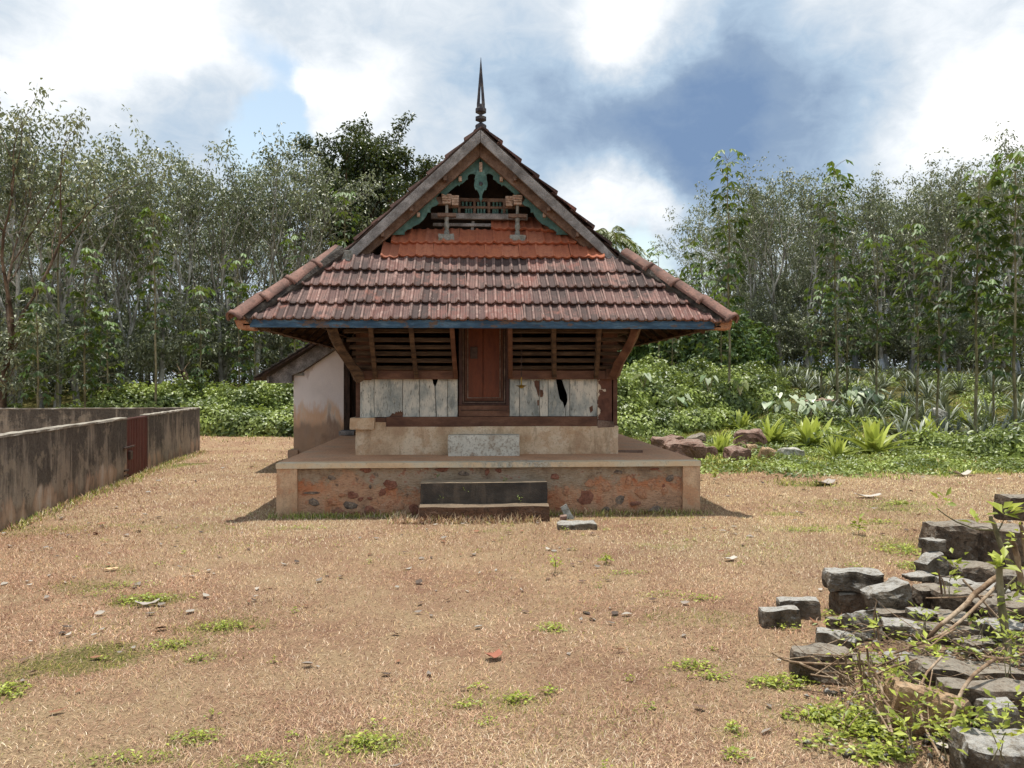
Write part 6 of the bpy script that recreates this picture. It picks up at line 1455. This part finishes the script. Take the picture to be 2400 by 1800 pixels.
    rk(1752, 1776, 1040, 1064, 15.9, .3, M_rockt, 'little tan stone under the dark flat-topped rock', 0); rk(2195, 2225, 960, 1000, 22, .5, M_rockp, 'grey stone standing on the far bank among the leaves', 0)
    # a low heap of earth on the bank
    e = hit(1912, 968); o = bpy.data.objects.new('earth_heap', rough_mesh(1.1, .8, .42, 8.8, .06, .1, .5, 3)); S.collection.objects.link(o); o.data.materials.append(M_rockr); o.location = e; prop(o, 'low brown earth heap showing among the lilies on the bank', 'heap')
    # scraps on the yard
    def scrap(px, py, w, l, mat, label, cat, name, rz=0, curl=.4):
        p = G(px, py); n = 7; vs = []; fs = []
        for i in range(n):
            t = i/(n-1)-.5
            for j in range(4):
                q = j/3-.5; k = .35+.65*math.cos(t*2.6); vs.append((t*l, q*w*k, .014+curl*l*t*t+.15*w*abs(q)+.004*math.sin(i*2.1+j*3)))
        for i in range(n-1):
            for j in range(3): fs.append((i*4+j, i*4+j+1, i*4+j+5, i*4+j+4))
        me = bpy.data.meshes.new(name); me.from_pydata(vs, [], fs); me.update(); me.materials.append(mat); me.polygons.foreach_set('use_smooth', [True]*len(fs))
        o = bpy.data.objects.new(name, me); S.collection.objects.link(o); o.location = (p.x, p.y, gz(p.x, p.y)+.005); o.rotation_euler.z = rz; md = o.modifiers.new('solid', 'SOLIDIFY'); md.thickness = .002
        prop(o, label, cat)
    M_red = material('dead_leaf_red', lambda k: dict(c=lin(150, 96, 76), r=.75)); M_wht = material('dead_leaf_white', lambda k: dict(c=lin(182, 174, 162), r=.8)); M_gry = material('dead_leaf_grey', lambda k: dict(c=lin(160, 150, 140), r=.75))
    scrap(1157, 1541, .085, .10, M_red, 'single reddish dead leaf lying on the open turf', 'leaf', 'dead_leaf', .4, .9)
    scrap(1713, 1315, .07, .13, M_wht, 'bleached curled leaf on the turf behind the twin blocks', 'leaf', 'dead_leaf', .5)
    scrap(1933, 1135, .22, .45, M_gry, 'large grey curled frond piece at the edge of the green patch', 'frond', 'dead_frond', .6)
    scrap(2035, 1165, .14, .36, M_wht, 'white and dark scrap lying on the turf near the green edge', 'scrap', 'litter_scrap', -.1)
    scrap(2255, 1117, .16, .34, M_wht, 'crumpled white scrap in the green grass', 'scrap', 'litter_scrap', .2, .8)
    scrap(260, 1340, .05, .11, material('wood_chip', lambda k: dict(c=lin(206, 172, 132), r=.8)), 'pale wood chip lying on the turf by a grassy patch', 'wood chip', 'wood_chip', .5, .05)
    scrap(2205, 1750, .05, .14, M_wht, 'big bleached forked dead leaf beside the tan split rock', 'leaf', 'dead_leaf', 1.9, .5)
    scrap(345, 1420, .06, .16, M_gry, 'long grey dead leaf beside the greenest weed patch', 'leaf', 'dead_leaf', .3, .6)
build_stones()

# ------------------------------------------------------------------ cut shrub and branches over the ruin
def build_shrub():
    rng = np.random.RandomState(31)
    def P(px, py, d): r = ray(px, py); return np.array([r[0]*d, r[1]*d, EYE+r[2]*d])
    def smooth_line(pts, n=10):
        p = np.array(pts); t = np.linspace(0, len(p)-1, n); c = []
        for q in t:
            i = min(len(p)-2, int(q)); u = q-i; p0, p1, p2, p3 = p[max(0, i-1)], p[i], p[i+1], p[min(len(p)-1, i+2)]
            c.append(.5*((2*p1)+(-p0+p2)*u+(2*p0-5*p1+4*p2-p3)*u*u+(-p0+3*p1-3*p2+p3)*u**3))
        return np.array(c)
    def leaf_tuft(at, n, L, tint=(.4, 1), spread=1.0):
        at = np.array(at); az = rng.rand(n)*6.28; el = rng.uniform(-.2, 1.0, n)
        d = np.stack([np.cos(az)*np.cos(el), np.sin(az)*np.cos(el), np.sin(el)], 1); b = at+d*rng.uniform(.0, .035, n)[:, None]*spread+rng.normal(0, .012*spread, (n, 3))
        return leaf_arrays(b, d, unit(np.stack([rng.normal(0, .4, n), rng.normal(0, .4, n), np.ones(n)], 1)), L*rng.uniform(.65, 1.2, n), L*.46*rng.uniform(.8, 1.2, n), np.clip(rng.uniform(tint[0], tint[1], (n, 1)), 0, 1)*np.ones((1, 3)), .16, .5)
    def shrub(name, label, cat, lines, tufts, mat=M_twig, group=None):
        sl = []
        for pts, r0, r1 in lines:
            q = smooth_line([P(*a) for a in pts], 12); sl.append((q+rng.normal(0, r0*.12, q.shape), np.linspace(r0, r1, 12)))
        b = sl[0][0][0]; e = thing(name, tuple(b), label, cat, group)
        for l in sl:
            o = link('stem', limb_mesh('stem', [l], 7), e, mat)
        if tufts:
            for px, py, d, n, L in tufts:
                v, f, t = leaf_tuft(P(px, py, d), n, L)
                for q in range(n): link('leaf', np_mesh('leaf', v[q*4:q*4+4], np.array([[0, 1, 2], [0, 2, 3]]), t[q*4:q*4+4]), e, M_leaf_lime)
    shrub('cut_shrub', 'thick pale cut stem with fresh lime leaves sprouting at its top', 'shrub',
          [([(2372, 1540, 4.2), (2352, 1450, 4.22), (2345, 1380, 4.25), (2342, 1325, 4.25)], .022, .017), ([(2346, 1400, 4.25), (2365, 1370, 4.28), (2380, 1352, 4.3)], .007, .004)],
          [(2350, 1322, 4.22, 11, .085), (2335, 1332, 4.24, 6, .08), (2372, 1405, 4.2, 8, .06), (2386, 1445, 4.2, 8, .05)], M_bark_g)
    shrub('cut_shrub', 'bent pale stem leaning over the big dark block with a leafy tip', 'shrub',
          [([(2372, 1330, 4.6), (2352, 1290, 4.62), (2335, 1240, 4.65), (2322, 1212, 4.66)], .018, .012), ([(2328, 1242, 4.65), (2290, 1240, 4.68), (2240, 1222, 4.72), (2196, 1192, 4.76)], .006, .003), ([(2340, 1245, 4.65), (2352, 1220, 4.65)], .006, .004)],
          [(2212, 1174, 4.76, 7, .07), (2352, 1205, 4.64, 12, .10), (2285, 1222, 4.68, 6, .08), (2198, 1196, 4.76, 2, .05)], M_bark_g)
    shrub('cut_shrub', 'brown cut stump stems beside the thick pale stem at the view edge', 'shrub',
          [([(2395, 1370, 4.4), (2382, 1300, 4.4), (2372, 1262, 4.4)], .018, .014), ([(2410, 1350, 4.4), (2398, 1260, 4.4), (2392, 1225, 4.4)], .012, .010)], [(2385, 1270, 4.38, 8, .06), (2394, 1330, 4.38, 8, .06), (2392, 1380, 4.36, 9, .06), (2392, 1245, 4.36, 6, .05)])
    shrub('fallen_branch', 'thick forked branch with a pale peeled end propped on the pile', 'branch',
          [([(2340, 1352, 4.35), (2290, 1388, 4.3), (2262, 1418, 4.25), (2200, 1470, 4.2), (2178, 1492, 4.2)], .017, .010), ([(2345, 1362, 4.3), (2290, 1420, 4.22), (2220, 1480, 4.1), (2150, 1512, 4.0), (2085, 1535, 3.95)], .010, .006), ([(2240, 1475, 4.1), (2205, 1495, 4.05), (2160, 1535, 4.0)], .007, .004)], None)
    shrub('fallen_branch', 'thin straight cane crossing behind the forked branch', 'branch', [([(2256, 1358, 4.5), (2300, 1405, 4.45), (2350, 1460, 4.4)], .007, .006), ([(2170, 1402, 4.6), (2250, 1400, 4.6), (2330, 1396, 4.5)], .005, .004)], None)
    shrub('fallen_branch', 'curved yellowish cane bending down over the mortared ledge', 'branch', [([(2336, 1542, 3.6), (2290, 1575, 3.5), (2252, 1625, 3.4), (2232, 1680, 3.32), (2226, 1710, 3.3)], .008, .009)], None)
    shrub('fallen_branch', 'smooth curved cane sweeping past the view edge under the thick stem', 'branch', [([(2278, 1520, 4.0), (2310, 1540, 3.95), (2365, 1543, 3.9), (2410, 1528, 3.85)], .007, .007)], None)
    shrub('fallen_branch', 'long slender bent cane arching over the tan split rock', 'branch', [([(2208, 1540, 3.8), (2170, 1580, 3.7), (2156, 1630, 3.55), (2160, 1680, 3.4), (2185, 1740, 3.25), (2220, 1800, 3.1)], .006, .005), ([(2186, 1570, 3.7), (2175, 1640, 3.5), (2180, 1710, 3.3)], .003, .0025)], None)
    shrub('fallen_branch', 'pale forked twig standing in front of the tan rock', 'branch', [([(2040, 1560, 3.65), (2062, 1600, 3.6), (2075, 1660, 3.5), (2092, 1722, 3.4)], .007, .006), ([(2072, 1640, 3.5), (2110, 1690, 3.4), (2140, 1745, 3.3)], .006, .004), ([(2036, 1632, 3.6), (2060, 1670, 3.5), (2085, 1715, 3.4)], .005, .004), ([(2046, 1585, 3.65), (2100, 1560, 3.7), (2150, 1545, 3.75)], .006, .004), ([(2038, 1632, 3.6), (2090, 1600, 3.65)], .004, .003)], None)
    shrub('fallen_branch', 'long thin bent twigs reaching out over the low broad block', 'branch', [([(1810, 1530, 4.15), (1850, 1550, 4.1), (1930, 1556, 4.0), (2010, 1555, 3.95)], .006, .006), ([(1870, 1552, 4.05), (1930, 1575, 4.0), (2030, 1570, 3.9), (2110, 1540, 3.85)], .006, .005), ([(1900, 1580, 4.0), (1960, 1588, 3.95), (2020, 1576, 3.9)], .004, .004), ([(1880, 1556, 4.05), (1940, 1582, 3.9), (2010, 1630, 3.8)], .003, .002)], None)
    for i, (px, py0, py1, d, lab) in enumerate(((1972, 1600, 1548, 3.9, 'shortest brown stick upright among the thin bent twigs'), (1990, 1605, 1540, 3.88, 'brown stick upright next to the shortest one'), (2022, 1625, 1530, 3.8, 'leaning stick pair rising from the weeds before the leaning slab'), (2042, 1625, 1520, 3.78, 'tallest upright stick in front of the leaning slab'), (2052, 1500, 1408, 4.3, 'thin pale twig with one leaf cluster before the leaning slab'), (2208, 1392, 1335, 4.6, 'dry split stalk standing by the slim stack'))):
        shrub('upright_stick', lab, 'stick', [([(px, py0, d), (px-4, (py0+py1)/2, d), (px-9 if i != 4 else px+3, py1, d)], .007 if i != 4 else .004, .005 if i != 4 else .003), ([(px+8, py0, d), (px+3, (py0+py1)/2, d), (px-2, py1+18, d)], .005, .004)], [(px+2, 1470, d-.02, 7, .055)] if i == 4 else None)
    # leafy sprouts between the stones
    for px, py, d, n, L, lab in ((2165, 1448, 4.5, 26, .045, 'leafy sprout with hanging broad leaf in the middle of the pile'), (2240, 1325, 4.9, 16, .055, 'leafy sprout by the weathered brown block'), (2225, 1362, 4.8, 12, .06, 'lime leaf sprig beside the little flat grey block'), (2262, 1520, 4.0, 22, .05, 'bright leaf cluster at the foot of the crossing branches'),
            (2175, 1530, 4.0, 30, .05, 'lime cluster below the flat worn block'), (2300, 1460, 4.2, 14, .05, 'sprig in front of the largest shaded block'), (2080, 1550, 3.85, 30, .045, 'leafy cluster among the upright sticks'), (2010, 1545, 3.95, 20, .04, 'small leafy cluster behind the upright sticks'), (2150, 1660, 3.35, 22, .04, 'green sprig on the tan split rock'),
            (2270, 1680, 3.2, 30, .05, 'dark leafy tuft beside the tan split rock'), (2185, 1625, 3.5, 22, .04, 'yellow-lime tuft above the tan split rock'), (2210, 1725, 3.05, 24, .045, 'leaf tuft under the curved yellowish cane'), (2340, 1720, 2.9, 26, .045, 'leafy tuft on the pale crusted slab'), (2365, 1545, 3.6, 20, .04, 'thin leafy tuft on the mortared ledge'), (2360, 1650, 3.2, 18, .04, 'leaf tuft by the dark hollowed block'),
            (2130, 1710, 3.2, 30, .05, 'lime tuft at the near foot of the tan split rock'), (2372, 1500, 4.0, 30, .05, 'deep green tuft at the root of the thick pale stem'), (2110, 1590, 3.6, 26, .045, 'lime tuft between the forked twig and the ledge')):
        c = P(px, py, d); e = thing('leafy_sprout', tuple(c), lab, 'sprout')
        k = 3; ls = [(np.array([c+[rng.normal(0, .02), 0, -.10], c+rng.normal(0, .012, 3)]), [.003, .002]) for _ in range(k)]
        o = link('stem', limb_mesh('stem', ls, 4), e, M_bark_g); v, f, t = leaf_tuft(c, n, L, (.15, 1), 1.8); prop(link('leaf_tuft', np_mesh('leaf_tuft', v, f, t), e, M_leaf_lime), kind='stuff')
    # small plants out on the turf
    for px, py, d, h, lab in ((1300, 1330, 6.3, .13, 'thin upright weed standing alone on the open turf'), (2012, 1240, 8.2, .14, 'small leafy seedling in the straw beyond the twin blocks'), (1675, 1120, 12.5, .18, 'small bright seedling just past the platform corner'), (1420, 1310, 7.0, .06, 'low bright sprig between the slab and the twin blocks')):
        g_ = G(px, py+12); c = np.array([g_.x, g_.y, gz(g_.x, g_.y)]); e = thing('seedling', tuple(c), lab, 'seedling')
        o = link('stem', limb_mesh('stem', [(np.array([c, c+[.01, 0, h*.6], c+[0, .01, h]]), [.003, .003, .002])], 4), e, M_bark_g)
        v, f, t = join([leaf_tuft(c+[0, 0, h*q], 7, .05*(1 if d < 8 else 1.6), (.3, .9)) for q in (.45, .7, 1)]); prop(link('leaf_tuft', np_mesh('leaf_tuft', v, f, t), e, M_leaf_lime), kind='stuff')
    # growth on the steps
    for px, py, Y, n, L, lab in ((1091, 1150, 9.07, 12, .03, 'star-shaped weed growing out of the face of the sooty step'), (1219, 1169, 9.05, 14, .03, 'leafy weed at the foot of the sooty step'), (1183, 1126, 9.2, 14, .03, 'grassy tuft on the ledge above the sooty step'), (1024, 1117, 9.32, 10, .035, 'green tuft under the coping over the steps'), (1036, 1168, 9.05, 6, .025, 'tiny weed low on the sooty step'), (760, 1168, 9.38, 8, .025, 'tiny weed on the rubble face of the platform')):
        w = W(px, py, Y); c = np.array(w); v, f, t = leaf_tuft(c, n, L, (.2, .8), .8); prop(link('step_weed', np_mesh('step_weed', v-c, f, t), None, M_leaf_bush), lab, 'weed').location = w
build_shrub()

# ------------------------------------------------------------------ soil, chips and dry twigs among the ruin
def build_ruin_floor():
    rng = np.random.RandomState(55)
    c0 = G(2330, 1560); n = 56; u = np.linspace(-1, 1, n); X, Y = np.meshgrid(u, u); x = c0.x+.35+X.ravel()*1.25; y = c0.y+.25+Y.ravel()*1.9
    r_ = np.sqrt(X.ravel()**2+Y.ravel()**2); z = ground_z(x, y)-.05+np.clip(1-r_, 0, 1)**.8*.13*(.6+.8*fbm(x*2.5, y*2.5, 4))+(fbm(x*9, y*9, 3)-.5)*.05
    a = (np.arange(n-1)[:, None]*n+np.arange(n-1)[None]).ravel(); f = np.stack([a, a+1, a+n+1, a+n], 1)
    prop(link('soil', np_mesh('soil', np.stack([x, y, z], 1), f, smooth=True), None, M_soil), 'dark crumbly soil banked under the ruined wall', kind='structure')
    # small chips of stone
    V, F, o = [], [], 0
    base = np.array([[1, 0, 0], [-1, 0, 0], [0, 1, 0], [0, -1, 0], [0, 0, 1], [0, 0, -1.]]); bf = np.array([[0, 2, 4], [2, 1, 4], [1, 3, 4], [3, 0, 4], [2, 0, 5], [1, 2, 5], [3, 1, 5], [0, 3, 5]])
    for i in range(420):
        px = 1880+rng.rand()**.7*540; py = 1440+rng.rand()*340
        if (px-1880) < (1500-py)*1.4: continue
        g = G(px, py); s = rng.uniform(.008, .03)*np.array([1, rng.uniform(.6, 1), rng.uniform(.4, .8)]); v = base*s*(1+rng.normal(0, .2, (6, 3))); t = rng.rand()*6.28
        v = np.stack([v[:, 0]*math.cos(t)-v[:, 1]*math.sin(t), v[:, 0]*math.sin(t)+v[:, 1]*math.cos(t), v[:, 2]], 1)+[g.x, g.y, gz(g.x, g.y)+.012+.09*max(0, 1-math.hypot((g.x-c0.x-.35)/1.25, (g.y-c0.y-.25)/1.9))**.8]
        V.append(v); F.append(bf+o); o += 6
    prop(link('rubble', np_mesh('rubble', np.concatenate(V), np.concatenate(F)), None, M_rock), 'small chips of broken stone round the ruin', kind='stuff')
    # dry twigs
    L = []
    for i in range(170):
        px = 1850+rng.rand()**.6*560; py = 1500+rng.rand()*260
        if (px-1850) < (1560-py)*1.5: continue
        g = G(px, py); l = rng.uniform(.1, .5); az = rng.rand()*6.28; el = rng.uniform(-.05, .7); k = 5; t = np.linspace(0, 1, k)
        zz = gz(g.x, g.y)+.02+rng.uniform(0, .16)
        p = np.array([g.x, g.y, zz])+np.stack([np.cos(az)*np.cos(el)*t*l, np.sin(az)*np.cos(el)*t*l, np.sin(el)*t*l-.15*l*t*t], 1)+rng.normal(0, .012, (k, 3)); L.append((p, np.linspace(rng.uniform(.0018, .0045), .001, k)))
    prop(link('dry_twigs', limb_mesh('dry_twigs', L, 4), None, M_twig), 'tangle of thin dry twigs over the ruined stones', kind='stuff')
    # loose leafy growth through the stones
    P, D = [], []
    for i in range(95):
        px = 1900+rng.rand()**.55*510; py = 1500+rng.rand()*290; g = G(px, py); c = np.array([g.x, g.y, gz(g.x, g.y)+rng.uniform(.02, .2)])
        m = rng.randint(6, 20); P.append(c+rng.normal(0, .045, (m, 3))*[1, 1, .7]); az = rng.rand(m)*6.28; D.append(np.stack([np.cos(az), np.sin(az), rng.uniform(-.3, .7, m)], 1))
    P = np.concatenate(P); D = np.concatenate(D); m = len(P); P[:, 2] = np.maximum(P[:, 2], ground_z(P[:, 0], P[:, 1])+.01)
    v, f, t = leaf_arrays(P, D, unit(np.stack([rng.normal(0, .4, m), rng.normal(0, .4, m), np.ones(m)], 1)), rng.uniform(.018, .045, m), rng.uniform(.010, .024, m), rng.uniform(0, 1, (m, 1))*np.ones((1, 3)), .15)
    prop(link('ruin_weeds', np_mesh('ruin_weeds', v, f, t), None, M_leaf_lime), 'small leafy weeds growing through the ruined stones', kind='stuff')
build_ruin_floor()
